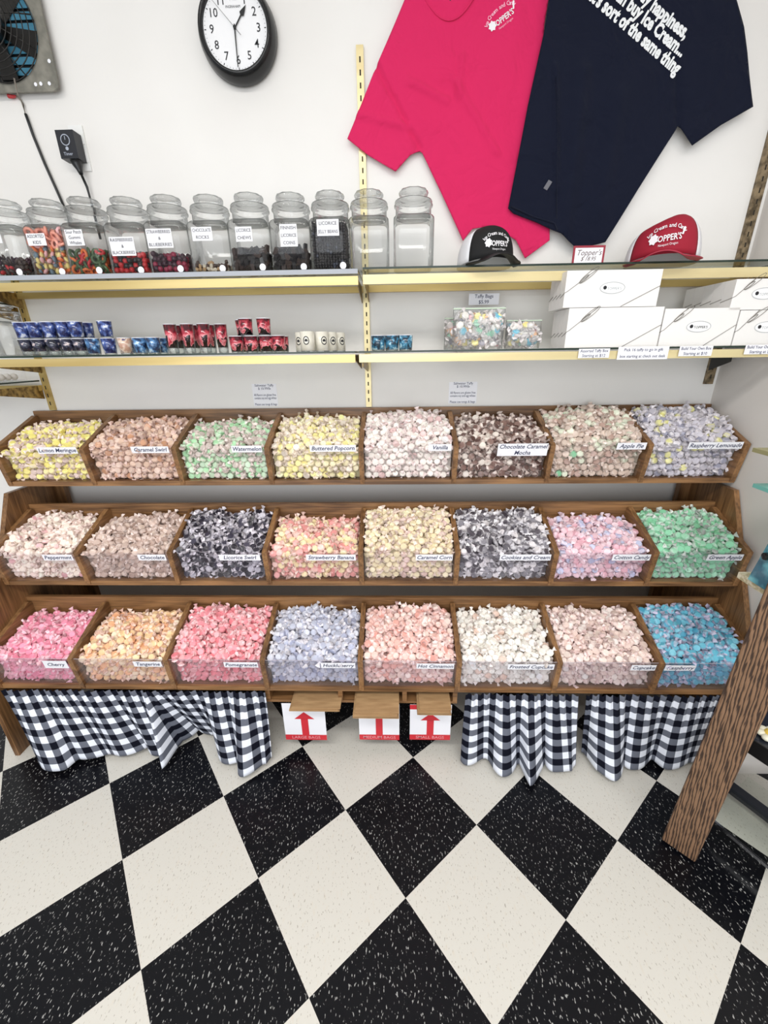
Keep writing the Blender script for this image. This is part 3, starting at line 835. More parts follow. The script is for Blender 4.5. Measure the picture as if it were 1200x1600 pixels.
# ------------------------------------------------------------------ candy jars
JW = 0.0610        # half width of the body
def fill_mesh(kind, level, seed, back=False):
    """contents of a jar as little pieces, local to the jar"""
    rnd = random.Random(seed); m = MB()
    hw = JW - 0.008
    def slots(step, jit, z0=0.006):
        z = z0 + step / 2
        while z < level:
            for ix in np.arange(-hw + step / 2, hw - step / 3, step):
                for iy in np.arange(-hw + step / 2, hw - step / 3, step):
                    if abs(iy) < hw - 1.6 * step and abs(ix) < hw - 1.6 * step and z < level - 2.2 * step: continue
                    top = level - step * 1.2 * abs(math.sin(ix * 60 + seed) * math.cos(iy * 50 + seed))
                    if z > top: continue
                    yield (ix + rnd.uniform(-jit, jit), iy + rnd.uniform(-jit, jit), z + rnd.uniform(-jit, jit))
            z += step * 0.85
    def rnd_rot(): return Euler((rnd.uniform(0, 6), rnd.uniform(0, 6), rnd.uniform(0, 6))).to_matrix().to_4x4()
    if kind == 'beans':
        V, F = ico(0.0048, 1)
        for p in slots(0.0085, 0.001): m.add(V, F, 0 if rnd.random() < .9 else 1, True, Matrix.Translation(p) @ rnd_rot() @ Matrix.Diagonal((1.35, 1, 1, 1)))
    elif kind == 'rocks':
        V, F = ico(0.0062, 1)
        for p in slots(0.0115, 0.0015): m.add(V, F, rnd.choice((0, 1, 2)), False, Matrix.Translation(p) @ rnd_rot() @ Matrix.Diagonal((1.2, 1, .85, 1)))
    elif kind == 'chews':
        for p in slots(0.0165, 0.0025):
            M = Matrix.Translation(p) @ rnd_rot(); m.box(-.011, .011, -.0065, .0065, -.0055, .0055, rnd.choice((0, 0, 1)), M)
    elif kind == 'berries':
        V, F = ico(0.0085, 2)
        for p in slots(0.0155, 0.002): m.add([Vector(v) * (1 + .12 * math.sin(v[0] * 1500) * math.sin(v[1] * 1500)) for v in V], F, rnd.choice((0, 0, 1)), True, Matrix.Translation(p) @ rnd_rot())
    elif kind == 'rings':
        for p in slots(0.0185, 0.003):
            M = Matrix.Translation(p) @ rnd_rot(); P = []; 
            n = 10
            V = []; F = []
            for a in range(n):
                w = 2 * PI * a / n
                for b in range(5):
                    u = 2 * PI * b / 5; rr = 0.0105 + 0.0045 * math.cos(u); V.append((rr * math.cos(w), rr * math.sin(w), 0.0042 * math.sin(u)))
            for a in range(n):
                for b in range(5): F.append((a * 5 + b, ((a + 1) % n) * 5 + b, ((a + 1) % n) * 5 + (b + 1) % 5, a * 5 + (b + 1) % 5))
            m.add(V, F, rnd.choice((0, 1, 2, 0)), True, M)
    elif kind in ('kids', 'whales'):
        for p in slots(0.0180, 0.003):
            M = Matrix.Translation(p) @ rnd_rot(); top = p[2] > level * .62
            c = rnd.choice((0, 0, 1) if top else (1, 2, 3, 4, 2)) if kind == 'kids' else rnd.choice((0, 1, 2, 3, 1))
            if top or kind == 'whales':
                V = []; F = []; n = 10
                for a in range(n):
                    w = 2 * PI * a / n
                    for b in range(5):
                        u = 2 * PI * b / 5; rr = 0.0108 + 0.0048 * math.cos(u); V.append((rr * math.cos(w), rr * math.sin(w), 0.0044 * math.sin(u)))
                for a in range(n):
                    for b in range(5): F.append((a * 5 + b, ((a + 1) % n) * 5 + b, ((a + 1) % n) * 5 + (b + 1) % 5, a * 5 + (b + 1) % 5))
                m.add(V, F, c, True, M)
            else:
                V, F = ico(0.0090, 1); m.add(V, F, c, True, M @ Matrix.Diagonal((1.3, .8, .6, 1)))
    elif kind == 'mixed':
        for p in slots(0.0165, 0.003):
            M = Matrix.Translation(p) @ rnd_rot(); c = rnd.choice((0, 1, 2, 3, 4)) if p[2] < level * .55 else rnd.choice((0, 0, 1))
            V, F = ico(0.0088, 1); m.add(V, F, c, True, M @ Matrix.Diagonal((1.3, .8, .6, 1)))
    return m
def gummy(name, c, rough=.35): return flat(name, lin(*c), rough)
g_red = gummy('gummy_red', (196, 40, 46)); g_peach = gummy('gummy_peach', (236, 160, 140)); g_pink = gummy('gummy_pink', (240, 184, 186))
g_green = gummy('gummy_green', (70, 96, 60)); g_orange = gummy('gummy_orange', (232, 120, 60)); g_yel = gummy('gummy_yellow', (238, 218, 140)); g_blue = gummy('gummy_blue', (112, 134, 150))
g_black = gummy('licorice_black', (30, 26, 28), .3); g_brown = gummy('licorice_brown', (62, 46, 40), .45); g_dark = gummy('berry_dark', (60, 26, 44)); g_mag = gummy('berry_magenta', (150, 32, 66))
g_cream = gummy('candy_cream', (232, 220, 200)); g_tan = gummy('candy_tan', (190, 156, 116)); g_choc = gummy('chocolate', (70, 46, 34)); g_slate = gummy('bean_slate', (66, 70, 84))
jar_proto = None
def make_jar():
    t = empty('candy_jar')
    body = MB()
    w = JW
    prof = [(0.0001, 0.001), (w * .90, 0.001), (w, 0.006), (w, 0.124), (w * .985, 0.131), (w * .90, 0.138), (w * .82, 0.141)]
    body.lathe([(r, z) for r, z in prof], 0, 32, sq=1.0)
    # round neck and flange
    nr = w * .90
    body.lathe([(w * .90, 0.140), (nr, 0.142), (nr * .985, 0.166), (nr * 1.07, 0.169), (nr * 1.08, 0.173), (nr * 1.0, 0.177), (nr * 1.05, 0.180), (nr * 1.02, 0.184), (nr * .80, 0.185)], 0, 32)
    body.build('jar_body', jar_glass, t, local=True)
    lid = MB()
    lr = w * .68
    prof = [(lr * .98, 0.1856), (lr * .90, 0.189), (lr * .88, 0.193), (lr * 1.02, 0.198), (lr * 1.06, 0.204), (lr * .98, 0.210), (lr * .60, 0.213), (0.0001, 0.213)]
    V0 = len(lid.v)
    lid.lathe(prof, 0, 32)
    for i in range(V0, len(lid.v)):             # scalloped grip
        v = lid.v[i]
        if v.z > 0.195 and (v.x ** 2 + v.y ** 2) > (lr * .8) ** 2:
            f = 1 + 0.045 * math.cos(10 * math.atan2(v.y, v.x)); v.x *= f; v.y *= f
    lid.build('jar_lid', jar_glass, t, local=True)
    return t
proto = make_jar()
JARS = [
 (12, 'jar at the far left cut by the frame, with dark fill and white label', ('mixed', .06, [g_brown, g_dark, g_brown, g_red, g_brown]), ['SALTED', 'Mix'], (-.012, .104, .05, .030)),
 (76, 'glass jar nearly full of pale assorted gummies under peach coloured ones', ('kids', .136, [g_peach, g_pink, g_yel, g_blue, g_orange]), ['ASSORTED', 'KIDS'], (-.016, .098, .058, .032)),
 (137, 'glass jar one third full of green, red and orange sweets', ('whales', .066, [g_red, g_orange, g_green, g_green, g_orange]), ['Sour Patch', 'Gummi', 'Whales'], (-.014, .099, .054, .042)),
 (200, 'glass jar of red and black gummy berries with a large low label', ('berries', .068, [g_red, g_black]), ['RASPBERRIES', '&', 'BLACKBERRIES'], (-.004, .075, .076, .050)),
 (264, 'glass jar of dark red gummy berries with a large high label', ('berries', .060, [g_dark, g_mag]), ['STRAWBERRIES', '&', 'BLUEBERRIES'], (-.010, .092, .078, .050)),
 (328, 'glass jar with a thin layer of cream, tan and brown candy pebbles', ('rocks', .032, [g_cream, g_tan, g_choc]), ['CHOCOLATE', 'ROCKS'], (-.010, .103, .062, .036)),
 (392, 'glass jar a third full of chunky dark licorice chews', ('chews', .072, [g_black, g_brown]), ['LICORICE', 'CHEWS'], (-.008, .098, .050, .038)),
 (455, 'glass jar with licorice below a tall three line label', ('chews', .074, [g_black, g_brown]), ['FINNISH', 'LICORICE', 'COINS'], (.0, .094, .052, .058)),
 (517, 'glass jar filled to the shoulder with black licorice jelly beans', ('beans', .130, [g_black, g_slate]), ['LICORICE', 'JELLY BEANS'], (-.002, .110, .066, .042)),
 (577, 'empty clear glass jar in front of the middle wall standard', None, None, None),
 (646, 'empty clear glass jar last on the right of the row', None, None, None)]
ZJ = ZU + 0.0005
for ji, (px, label, fill, words, lab) in enumerate(JARS):
    yc = 1.505 + (0.008 if ji % 2 else 0)
    xw = at(px, 417, 1.45).x * 1.0
    z = ZJ + (0.003 if ji >= 9 else 0)
    t = copy_tree(proto, (xw, yc, z))
    tag(t, label, 'jar', 'square glass candy jars on the upper shelf')
    if fill:
        kind, lev, mats = fill
        mm = fill_mesh(kind, lev, ji + 11)
        o = mm.build('jar_candy', mats, None, local=True); o.location = (xw, yc, z)
        what = {'mixed': 'gummy candies', 'kids': 'gummy candies', 'whales': 'gummy rings', 'berries': 'gummy berries', 'rocks': 'candy pebbles', 'chews': 'licorice chews', 'beans': 'licorice jelly beans'}[kind]
        tag(o, 'loose %s inside the %s' % (what, label), 'candy', 'loose sweets inside the glass jars', 'stuff')
        cx, zc, w, h = lab
        m = MB(); yf = -JW - 0.0008
        m.box(cx - w / 2, cx + w / 2, yf - .0006, yf, zc - h / 2, zc + h / 2, 0)
        for li, l in enumerate(words):
            put_text(m, l, min(0.0125, h / len(words) * .9), (cx, yf - 0.001, zc + h / 2 - h * (li + .5) / len(words)), XP, ZP, 1, maxw=w - .006, weight=.008)
        pl = m.build('jar_label', [paper, ink], t, local=True)
        m = MB(); n = 20; cxs, czs = JW - .022, .0105
        m.add([(cxs + .0098 * math.cos(2 * PI * i / n), yf - .0008, czs + .0098 * math.sin(2 * PI * i / n)) for i in range(n)] + [(cxs + .0098 * math.cos(2 * PI * i / n), yf, czs + .0098 * math.sin(2 * PI * i / n)) for i in range(n)],
              [tuple(range(n)), tuple(reversed(range(n, 2 * n)))] + [(i, i + n, (i + 1) % n + n, (i + 1) % n) for i in range(n)], 0)
        m.build('price_dot', paper, t, local=True)
# one more jar on the lower shelf, far left
t = copy_tree(proto, (-1.315, 1.47, ZM + .0005)); t.scale = (.95, .95, .75)
tag(t, 'clear glass jar on the lower shelf left of the blue shot glasses', 'jar')
for ch in KIDS.pop(proto.name): bpy.data.objects.remove(ch)
bpy.data.objects.remove(proto)

# ------------------------------------------------------------------ shot glasses
def printed(name, base, band, speck, sx=60, lo=0.42, hi=0.58):
    m, nt, b = new_mat(name); N = nt.nodes; L = nt.links
    t = N.new('ShaderNodeTexCoord'); n = N.new('ShaderNodeTexNoise'); n.inputs['Scale'].default_value = sx; n.inputs['Detail'].default_value = 3
    r = N.new('ShaderNodeValToRGB'); r.color_ramp.elements[0].position = lo; r.color_ramp.elements[0].color = lin(*base)
    r.color_ramp.elements[1].position = hi; r.color_ramp.elements[1].color = lin(*band)
    e = r.color_ramp.elements.new(min(.98, hi + .08)); e.color = lin(*speck)
    L.new(t.outputs['Object'], n.inputs['Vector']); L.new(n.outputs[0], r.inputs[0]); L.new(r.outputs[0], b.inputs['Base Color'])
    b.inputs['Roughness'].default_value = 0.15; b.inputs['Coat Weight'].default_value = 0.5
    return m
def sunset_print(name):
    """dark hill against a pink red sky"""
    m, nt, b = new_mat(name); N = nt.nodes; L = nt.links
    t = N.new('ShaderNodeTexCoord'); sp = N.new('ShaderNodeSeparateXYZ'); L.new(t.outputs['Generated'], sp.inputs[0])
    w = N.new('ShaderNodeTexNoise'); w.inputs['Scale'].default_value = 3.2; w.inputs['Detail'].default_value = 2
    L.new(t.outputs['Generated'], w.inputs['Vector'])
    a = N.new('ShaderNodeMath'); a.operation = 'MULTIPLY_ADD'; a.inputs[1].default_value = 1.5; L.new(w.outputs[0], a.inputs[0])
    s = N.new('ShaderNodeMath'); s.operation = 'SUBTRACT'; L.new(sp.outputs[2], s.inputs[0]); s.inputs[1].default_value = 0.66; L.new(s.outputs[0], a.inputs[2])
    r = N.new('ShaderNodeValToRGB'); r.color_ramp.interpolation = 'LINEAR'
    E = r.color_ramp.elements; E[0].position = 0.0; E[0].color = lin(24, 12, 16); E[1].position = 1.0; E[1].color = lin(70, 20, 32)
    for p, c in ((.36, (24, 12, 16)), (.42, (236, 150, 156)), (.60, (196, 66, 82)), (.80, (130, 26, 44))):
        e = E.new(p); e.color = lin(*c)
    L.new(a.outputs[0], r.inputs[0]); L.new(r.outputs[0], b.inputs['Base Color'])
    b.inputs['Roughness'].default_value = 0.15; b.inputs['Coat Weight'].default_value = 0.5
    return m
p_blue = printed('print_blue', (24, 32, 84), (84, 108, 176), (220, 226, 240))
p_navy = printed('print_navy', (26, 28, 44), (60, 62, 84), (206, 190, 190))
p_sky = printed('print_sky_blue', (32, 50, 84), (88, 142, 196), (196, 222, 240))
p_warm = printed('print_shells', (190, 150, 130), (232, 214, 196), (90, 80, 120))
p_red = sunset_print('print_sunset')
p_cream = printed('print_cream', (226, 222, 208), (236, 232, 220), (240, 238, 230), 30)
p_aqua = printed('print_aqua', (30, 52, 70), (76, 146, 182), (190, 226, 238), 75)
p_band = printed('print_red_band', (70, 40, 40), (190, 90, 80), (230, 200, 190), 70)
clear_base = glass_mat('thick_glass_base', (.86, .90, .88, 1), (.4, .46, .44, 1), .03, 2.0, .12)
white_rim = flat('white_print_rim', lin(226, 228, 236), .2)
def shot_proto(r0, r1, h, base, mat, tall_base, rim=True, emblem=False):
    t = empty('shot_glass')
    m = MB(); m.lathe([(0.0001, 0), (r0, 0), (r0 + .0005, base)], 0, 20); m.build('glass_base', clear_base, t, local=True)
    m = MB(); e = 0.0016
    top = h - (.0 if not rim else .002)
    m.lathe([(r0 + .0005, base), (r1, top), (r1 - e, top), (r0 - e, base + .004), (0.0001, base + .004)], 0, 20)
    if rim: m.lathe([(r1, top), (r1 + .0002, h), (r1 - e, h), (r1 - e, top)], 1, 20)
    if emblem:
        for w0 in (-PI / 2,):
            n = 14; rr = r1 * .99 + .0006
            V = []; 
            for i in range(n):
                a = 2 * PI * i / n; u = .010 * math.cos(a) / rr; V.append((rr * math.cos(w0 + u), rr * math.sin(w0 + u), h * .55 + .013 * math.sin(a)))
            for i in range(n):
                a = 2 * PI * i / n; u = .0075 * math.cos(a) / rr; V.append((rr * math.cos(w0 + u), rr * math.sin(w0 + u), h * .55 + .010 * math.sin(a)))
            m.add(V, [(i, (i + 1) % n, (i + 1) % n + n, i + n) for i in range(n)], 2)
            m.add([(rr * math.cos(w0 + u), rr * math.sin(w0 + u), h * .55 + v) for u, v in ((-.2, -.003), (.2, -.003), (.24, .001), (0, .006), (-.24, .001))], [(0, 1, 2, 3, 4)], 2)
    m.build('printed_wall', [mat, white_rim, ink], t, local=True)
    return t
def wipe(t):
    for ch in KIDS.pop(t.name): bpy.data.objects.remove(ch)
    bpy.data.objects.remove(t)
zg = ZM + 0.0006
def place(pr, x, y, z, label, group, rot=0.0):
    t = copy_tree(pr, (x, y, z)); t.rotation_euler.z = rot
    return tag(t, label, 'shot glass', group)
rg = random.Random(12)
PX = (at(185, 555, 1.42).x - at(162, 555, 1.42).x)
# dark lower tier and blue upper tier, far left
pn = shot_proto(.0175, .0215, .050, .013, p_navy, True); pb = shot_proto(.0175, .0215, .050, .004, p_blue, False)
pos5 = [at(px, 553, 1.42).x for px in (46, 66, 88, 110, 129)]
nm5 = ['leftmost', 'second from the left', 'third from the left', 'fourth from the left', 'fifth from the left']
for i, x in enumerate(pos5):
    for row, y in enumerate((1.42, 1.47)):
        rw_ = 'front row' if row == 0 else 'second row back'
        place(pn, x, y, zg, 'dark printed shot glass, %s of lower tier, %s' % (nm5[i], rw_), 'dark shot glasses under the blue ones', rg.uniform(0, 6))
        place(pb, x, y, zg + .0505, 'blue shot glass on a dark one, %s, %s' % (nm5[i], rw_), 'blue shot glasses of the upper tier at far left', rg.uniform(0, 6))
wipe(pn)
# single tier of blue ones
ps = shot_proto(.0175, .0215, .050, .004, p_sky, False); pw = shot_proto(.0175, .0215, .050, .004, p_warm, False)
for px, kind, lab in ((144, ps, 'sky blue printed shot glass beside the two tier stack'), (169, pb, 'blue printed shot glass carrying another one on top'), (194, pw, 'orange and cream shell printed shot glass among blue ones'),
                      (217, ps, 'sky blue printed shot glass right of the shell printed one'), (238, ps, 'sky blue printed shot glass nearest the tall red glasses')):
    place(kind, at(px + 5, 553, 1.42).x, 1.42, zg, lab, 'single tier blue shot glasses', rg.uniform(0, 6))
    if kind is not pb and px != 144: place(ps, at(px + 5, 553, 1.42).x, 1.468, zg, lab + ', directly behind it', 'single tier blue shot glasses', rg.uniform(0, 6))
place(pb, at(174, 553, 1.42).x, 1.42, zg + .0505, 'lone blue printed shot glass standing on top of another', 'single tier blue shot glasses', 1.0)
wipe(pb); wipe(ps); wipe(pw)
# tall red glasses
pt = shot_proto(.0155, .0195, .088, .017, p_red, True)
for i, (px, lab) in enumerate(((273, 'leftmost'), (299, 'second from the left'), (324, 'third from the left'), (345, 'fourth from the left'))):
    x = at(px, 553, 1.42).x
    place(pt, x, 1.42 + (.03 if i == 3 else 0), zg, 'tall red sunset printed shot glass with clear base, %s in front' % lab, 'tall red shot glasses', rg.uniform(0, 6))
    if i < 3: place(pt, x - .004, 1.47 + (.0 if i == 3 else 0), zg, 'tall red sunset printed shot glass, %s in the second row' % lab, 'tall red shot glasses', rg.uniform(0, 6))
wipe(pt)
pr_ = shot_proto(.0185, .0220, .050, .003, p_red, False)
sm = [at(px, 553, 1.42).x for px in (372, 395, 418, 437)]
for i, x in enumerate(sm):
    for row, y in enumerate((1.42, 1.468)):
        place(pr_, x, y, zg, 'short red shot glass, %s of bottom tier, %s' % (nm5[i], 'front row' if not row else 'second row'), 'short red shot glasses', rg.uniform(0, 6))
for px, lab, y in ((386, 'front left one', 1.42), (414, 'right one', 1.42), (378, 'rear left one', 1.468)):
    place(pr_, at(px, 525, 1.42).x if y < 1.45 else at(378, 525, 1.45).x, y, zg + .0505, 'short red shot glass standing on the others, %s' % lab, 'short red shot glasses', rg.uniform(0, 6))
wipe(pr_)
pc = shot_proto(.0225, .0230, .060, .003, p_cream, False, False, True)
for i, (px, y, lab) in enumerate(((482, 1.42, 'with round black emblem facing front, foremost'), (504, 1.45, 'second in the staggered row'), (517, 1.49, 'third in the staggered row'), (530, 1.53, 'rear right of the group'), (474, 1.475, 'rear left of the group'))):
    place(pc, at(px, 553, y).x, y, zg, 'cream ceramic shot glass %s' % lab, 'cream shot glasses', (0, .5, .6, .7, -.4)[i])
wipe(pc)
pa = shot_proto(.0205, .0225, .046, .003, p_aqua, False)
for i, px in enumerate((588, 605, 622)):
    for row, y in enumerate((1.43, 1.478)):
        place(pa, at(591 + i * 18.5, 549, 1.43).x + i * .006, y, zg, 'aqua shot glass by the middle standard, %s, %s' % (nm5[i], 'front row' if not row else 'second row'), 'aqua shot glasses', rg.uniform(0, 6))
wipe(pa)

# ------------------------------------------------------------------ white gift boxes
card = flat('white_card', lin(238, 236, 234), 0.45)
card_in = flat('grey_card_side', lin(206, 200, 194), .6)
cord_m = flat('silver_cord', lin(126, 120, 112), .4, .3)
logo_grey = flat('logo_grey', lin(176, 180, 184), .5)
gloss_white = flat('gloss_white', lin(252, 252, 252), .25)
def make_box(w, h, d, logo):
    t = empty('gift_box')
    m = MB(); m.box(0, w, 0, d, 0, h, 0)
    m.build('box_body', [card], t, local=True)
    # oval logo
    l = MB(); cx, cz = w * .5, h * .52; n = 28
    el = lambda a, b: [(cx + a * math.cos(2 * PI * i / n), -.0006, cz + b * math.sin(2 * PI * i / n)) for i in range(n)]
    l.add(el(.034, .0135), [tuple(range(n))], 0)
    l.v[-n:] = [Vector(v) for v in el(.034, .0135)]
    if logo:
        l.add(el(.037, .0160) + el(.0355, .0145), [(i, (i + 1) % n, (i + 1) % n + n, i + n) for i in range(n)], 1)
        l.add([(cx - .022 + .0055 * math.cos(2 * PI * i / 8), -.001, cz + .001 + .0055 * math.sin(2 * PI * i / 8)) for i in range(8)], [tuple(range(8))], 2)
        put_text(l, "TOPPER'S", .010, (cx + .006, -.001, cz - .002), XP, ZP, 2 if logo == 2 else 1, weight=.01)
    l.build('oval_logo', [gloss_white, logo_grey, ink], t, local=True)
    c = MB(); r = .0008; y = -.001
    c.tube([(w * .30, y, h + .0005), (0.008, y, h * .45), (-.001, y, h * .40), (-.001, d, h * .30), (w + .001, d, h * .62), (w + .001, y, h * .55), (w * .99, y, h * .54), (w * .62, y, 0.001)], r, 0, 5)
    bxx, bzz = w * .30 + (.008 - w * .30) * .6, h - .55 * h * .6
    for s in (0.5, 1.0):                                   # bow loops at the top left corner
        P = [Vector((bxx, y, bzz))]
        for i in range(1, 12):
            a = PI * 2 * i / 12; P.append(Vector((bxx + s * .026 * (1 - math.cos(a)), y - .002 * s, bzz + s * .020 * (1 - math.cos(a)) + .008 * math.sin(a) * s)))
        P.append(P[0]); c.tube(P, r, 0, 5)
    c.build('elastic_cord', cord_m, t, local=True)
    return t
def box_col(px, py, Y, w, h, n, d, logo, z, lab, group, start=0):
    x = at(px, py, Y).x
    pr = make_box(w, h, d - .001, logo)
    for i in range(n):
        t = copy_tree(pr, (x, Y + i * d, z))
        where = 'at the front' if i == 0 else ('just behind the front one' if i == 1 else 'at the very back' if i == n - 1 else 'in the middle of the column')
        tag(t, 'white gift box, %s, %s' % (lab, where), 'box', group)
    wipe(pr)
zb = ZM + .0006
bw = at(1023, 540, 1.39).x - at(882, 540, 1.39).x
bh = .112
box_col(882, 540, 1.392, bw + .006, bh, 4, .032, 0, zb, 'lower box right of the taffy bags', 'gift boxes left column, lower tier')
box_col(882, 460, 1.392, bw, bh - .014, 4, .032, 1, zb + bh + .0015, 'upper box right of the taffy bags', 'gift boxes left column, upper tier')
x1 = at(1027, 540, 1.392).x
box_col(1028, 540, 1.392, at(1140, 540, 1.392).x - x1, bh - .006, 2, .04, 2, zb, 'short stack showing a dark oval logo', 'gift boxes middle column')
x2 = at(1143, 540, 1.392).x
wr = min(.19, WALL_X - x2 - .006)
box_col(1143, 540, 1.392, wr, .098, 5, .045, 1, zb, 'lower box beside the right wall', 'gift boxes right column, lower tier')
box_col(1143, 470, 1.392, wr, .082, 5, .045, 1, zb + .0995, 'upper box beside the right wall', 'gift boxes right column, upper tier')

# paper price notes on the lower rail
def note(px0, px1, py0, py1, Y, lines, size, label, cat='price note', group=None, tilt=0):
    a = at(px0, py0, Y); b = at(px1, py1, Y)
    m = MB(); m.box(a.x, b.x, Y, Y + .0008, b.z, a.z, 0)
    for i, l in enumerate(lines):
        if l: put_text(m, l, size, ((a.x + b.x) / 2, Y - .0006, a.z - (a.z - b.z) * (i + .5) / len(lines)), XP, ZP, 1, weight=.004, maxw=(b.x - a.x) * .9)
    return tag(m.build('price_note', [paper, ink_blue]), label, cat, group)
YN = YM - .003
note(905, 951, 545, 559, YN, ['Assorted Taffy Box', 'Starting at $12'], .012, 'narrow white price note taped under the left column of gift boxes', group='price notes on the lower shelf rail')
note(967, 1042, 542, 561, YN, ['Pick 16 taffy to go in gift', 'box starting at check out desk'], .012, 'widest white price note on the rail, between two narrower ones', group='price notes on the lower shelf rail')
note(1063, 1111, 541, 556, YN, ['Build Your Own Box', 'Starting at $10'], .012, 'white price note taped under the box with the dark oval logo', group='price notes on the lower shelf rail')
note(1166, 1215, 539, 553, YN, ['Build Your Own Box', 'Starting at $10'], .012, 'white price note on the rail cut by the right edge of frame', group='price notes on the lower shelf rail')
taffy_lines = ['Saltwater Taffy', '$ 10.99/lb', '', 'All flavors are gluten free', 'contains soy and egg whites', '', 'Please use tongs & bags']
note(393, 435, 600, 634, WALL_Y - .0012, taffy_lines, .0125, 'white taffy price notice on the wall above the yellow popcorn taffy bin', 'notice', 'taffy notices on the wall')
note(702, 744, 597, 630, WALL_Y - .0012, taffy_lines, .0125, 'white taffy price notice on the wall above the dark mocha taffy bin', 'notice', 'taffy notices on the wall')
note(733, 779, 459, 476, 1.60, ['Taffy Bags', '$5.99'], .016, 'small white card standing behind the big bag of taffy', 'card')

# ------------------------------------------------------------------ bags of assorted taffy
zip_green = flat('green_zip_strip', lin(196, 214, 190), .35)
def taffy_bag(x0, x1, yc, z, h, seed, label, n):
    w = x1 - x0; cx = (x0 + x1) / 2
    t = empty('taffy_bag', (cx, yc, z)); tag(t, label, 'bag', 'clear bags of assorted taffy')
    m = MB(); nu, nv = 20, 14; rnd = random.Random(seed)
    V = []; F = []
    th = .036
    for j in range(nv + 1):
        s = j / nv
        prof = math.sin(PI * min(1, (s * .98 + .12))) ** .6 if s < .93 else .12
        hw = w / 2 * (1.0 if s < .8 else 1.0)
        for i in range(nu):
            a = 2 * PI * i / nu
            dd = th * prof * (1 + .10 * math.sin(5 * a + seed + 6 * s))
            V.append((hw * math.copysign(abs(math.cos(a)) ** .55, math.cos(a)), dd * math.sin(a), h * s + .001))
    for j in range(nv):
        for i in range(nu): F.append((j * nu + i, j * nu + (i + 1) % nu, (j + 1) * nu + (i + 1) % nu, (j + 1) * nu + i))
    m.add(V, F, 0, True); m.build('bag_film', bag_plastic, t, local=True)
    m = MB(); m.box(-w / 2, w / 2, -.0052, .0052, h * .955, h * .985, 0); m.build('zip_strip', zip_green, t, local=True)
    rs = np.random.RandomState(seed)
    cols = [(236, 232, 226), (150, 210, 180), (120, 196, 220), (248, 180, 190), (248, 190, 140), (250, 236, 160), (150, 146, 156), (232, 224, 222), (240, 238, 236)]
    items = []
    for q in range(n):
        zz = rs.uniform(.016, h * .80); xx = rs.uniform(-w / 2 + .018, w / 2 - .018); yy = rs.uniform(-.022, .020)
        items.append((int(rs.randint(10)), rot_to(rs, (0, -1, .3), .6), np.array((xx, yy, zz)), s2l(cols[rs.randint(len(cols))]), s2l((226, 220, 220))))
    me = pieces_mesh('bagged_taffy', items)
    o = bpy.data.objects.new('bagged_taffy', me); C.objects.link(o); o.location = (cx, yc, z)
    tag(o, 'assorted pastel taffy packed inside the ' + label, 'candy', 'assorted taffy inside the clear bags', 'stuff')
taffy_bag(at(706, 540, 1.46).x, at(785, 540, 1.46).x, 1.46, zb, .125, 5, 'big clear zip bag left of the smaller one', 150)
taffy_bag(at(788, 540, 1.48).x, at(842, 540, 1.48).x, 1.48, zb, .088, 6, 'smaller clear zip bag next to the gift boxes', 80)
taffy_bag(at(694, 540, 1.565).x, at(760, 540, 1.565).x, 1.575, zb, .105, 9, 'clear zip bag half hidden behind the big one', 70)

# ------------------------------------------------------------------ t-shirts
def cloth_mat(name, col, wr):
    m, nt, b = new_mat(name); N = nt.nodes; L = nt.links
    b.inputs['Base Color'].default_value = lin(*col); b.inputs['Roughness'].default_value = .85; b.inputs['Specular IOR Level'].default_value = .15
    b.inputs['Sheen Weight'].default_value = .06
    t = N.new('ShaderNodeTexCoord'); n = N.new('ShaderNodeTexNoise'); n.inputs['Scale'].default_value = 9; n.inputs['Detail'].default_value = 3; n.inputs['Distortion'].default_value = .6
    bp = N.new('ShaderNodeBump'); bp.inputs['Strength'].default_value = wr; bp.inputs['Distance'].default_value = .02
    L.new(t.outputs['Object'], n.inputs['Vector']); L.new(n.outputs[0], bp.inputs['Height']); L.new(bp.outputs[0], b.inputs['Normal'])
    return m
def cloth_sheet(outline, step, fy, name, mat, parent, thick=.003):
    """outline: list of (x, z); fy(x, z) gives y; filled with an even triangle mesh"""
    pts = []; n = len(outline)
    for i in range(n):
        a = Vector(outline[i]); b = Vector(outline[(i + 1) % n]); k = max(1, int((b - a).length / step))
        for j in range(k): pts.append(a + (b - a) * j / k)
    ne = len(pts); edges = [(i, (i + 1) % ne) for i in range(ne)]
    xs = [p.x for p in pts]; zs = [p.y for p in pts]
    x = min(xs)
    def inside(px, pz):
        c = False
        for i in range(n):
            x1, z1 = outline[i]; x2, z2 = outline[(i + 1) % n]
            if (z1 > pz) != (z2 > pz) and px < (x2 - x1) * (pz - z1) / (z2 - z1) + x1: c = not c
        return c
    r = 0
    z = min(zs)
    while z < max(zs):
        x = min(xs) + (step / 2 if r % 2 else 0)
        while x < max(xs):
            if inside(x, z): pts.append(Vector((x, z)))
            x += step
        z += step * .87; r += 1
    V, E_, F, *_ = delaunay_2d_cdt([Vector((p[0], p[1])) for p in pts], edges, [], 1, 1e-5)
    m = MB(); m.add([(v.x, fy(v.x, v.y), v.y) for v in V], [tuple(f) for f in F], 0, True)
    o = m.build(name, mat, parent)
    sd = o.modifiers.new('cloth', 'SOLIDIFY'); sd.thickness = thick; sd.offset = 0
    return o
SY = WALL_Y - .018
def P(px, py): p = at(px, py, SY); return (p.x, p.z)
pink = cloth_mat('pink_cotton', (214, 42, 96), .9)
navy = cloth_mat('navy_cotton', (17, 22, 40), .8)
def ridge(x, z, a, b, w, h):
    a = Vector(a); b = Vector(b); p = Vector((x, z)); d = (b - a); t = max(0, min(1, (p - a).dot(d) / d.length_squared))
    q = (p - a - d * t).length
    return h * math.exp(-(q / w) ** 2)
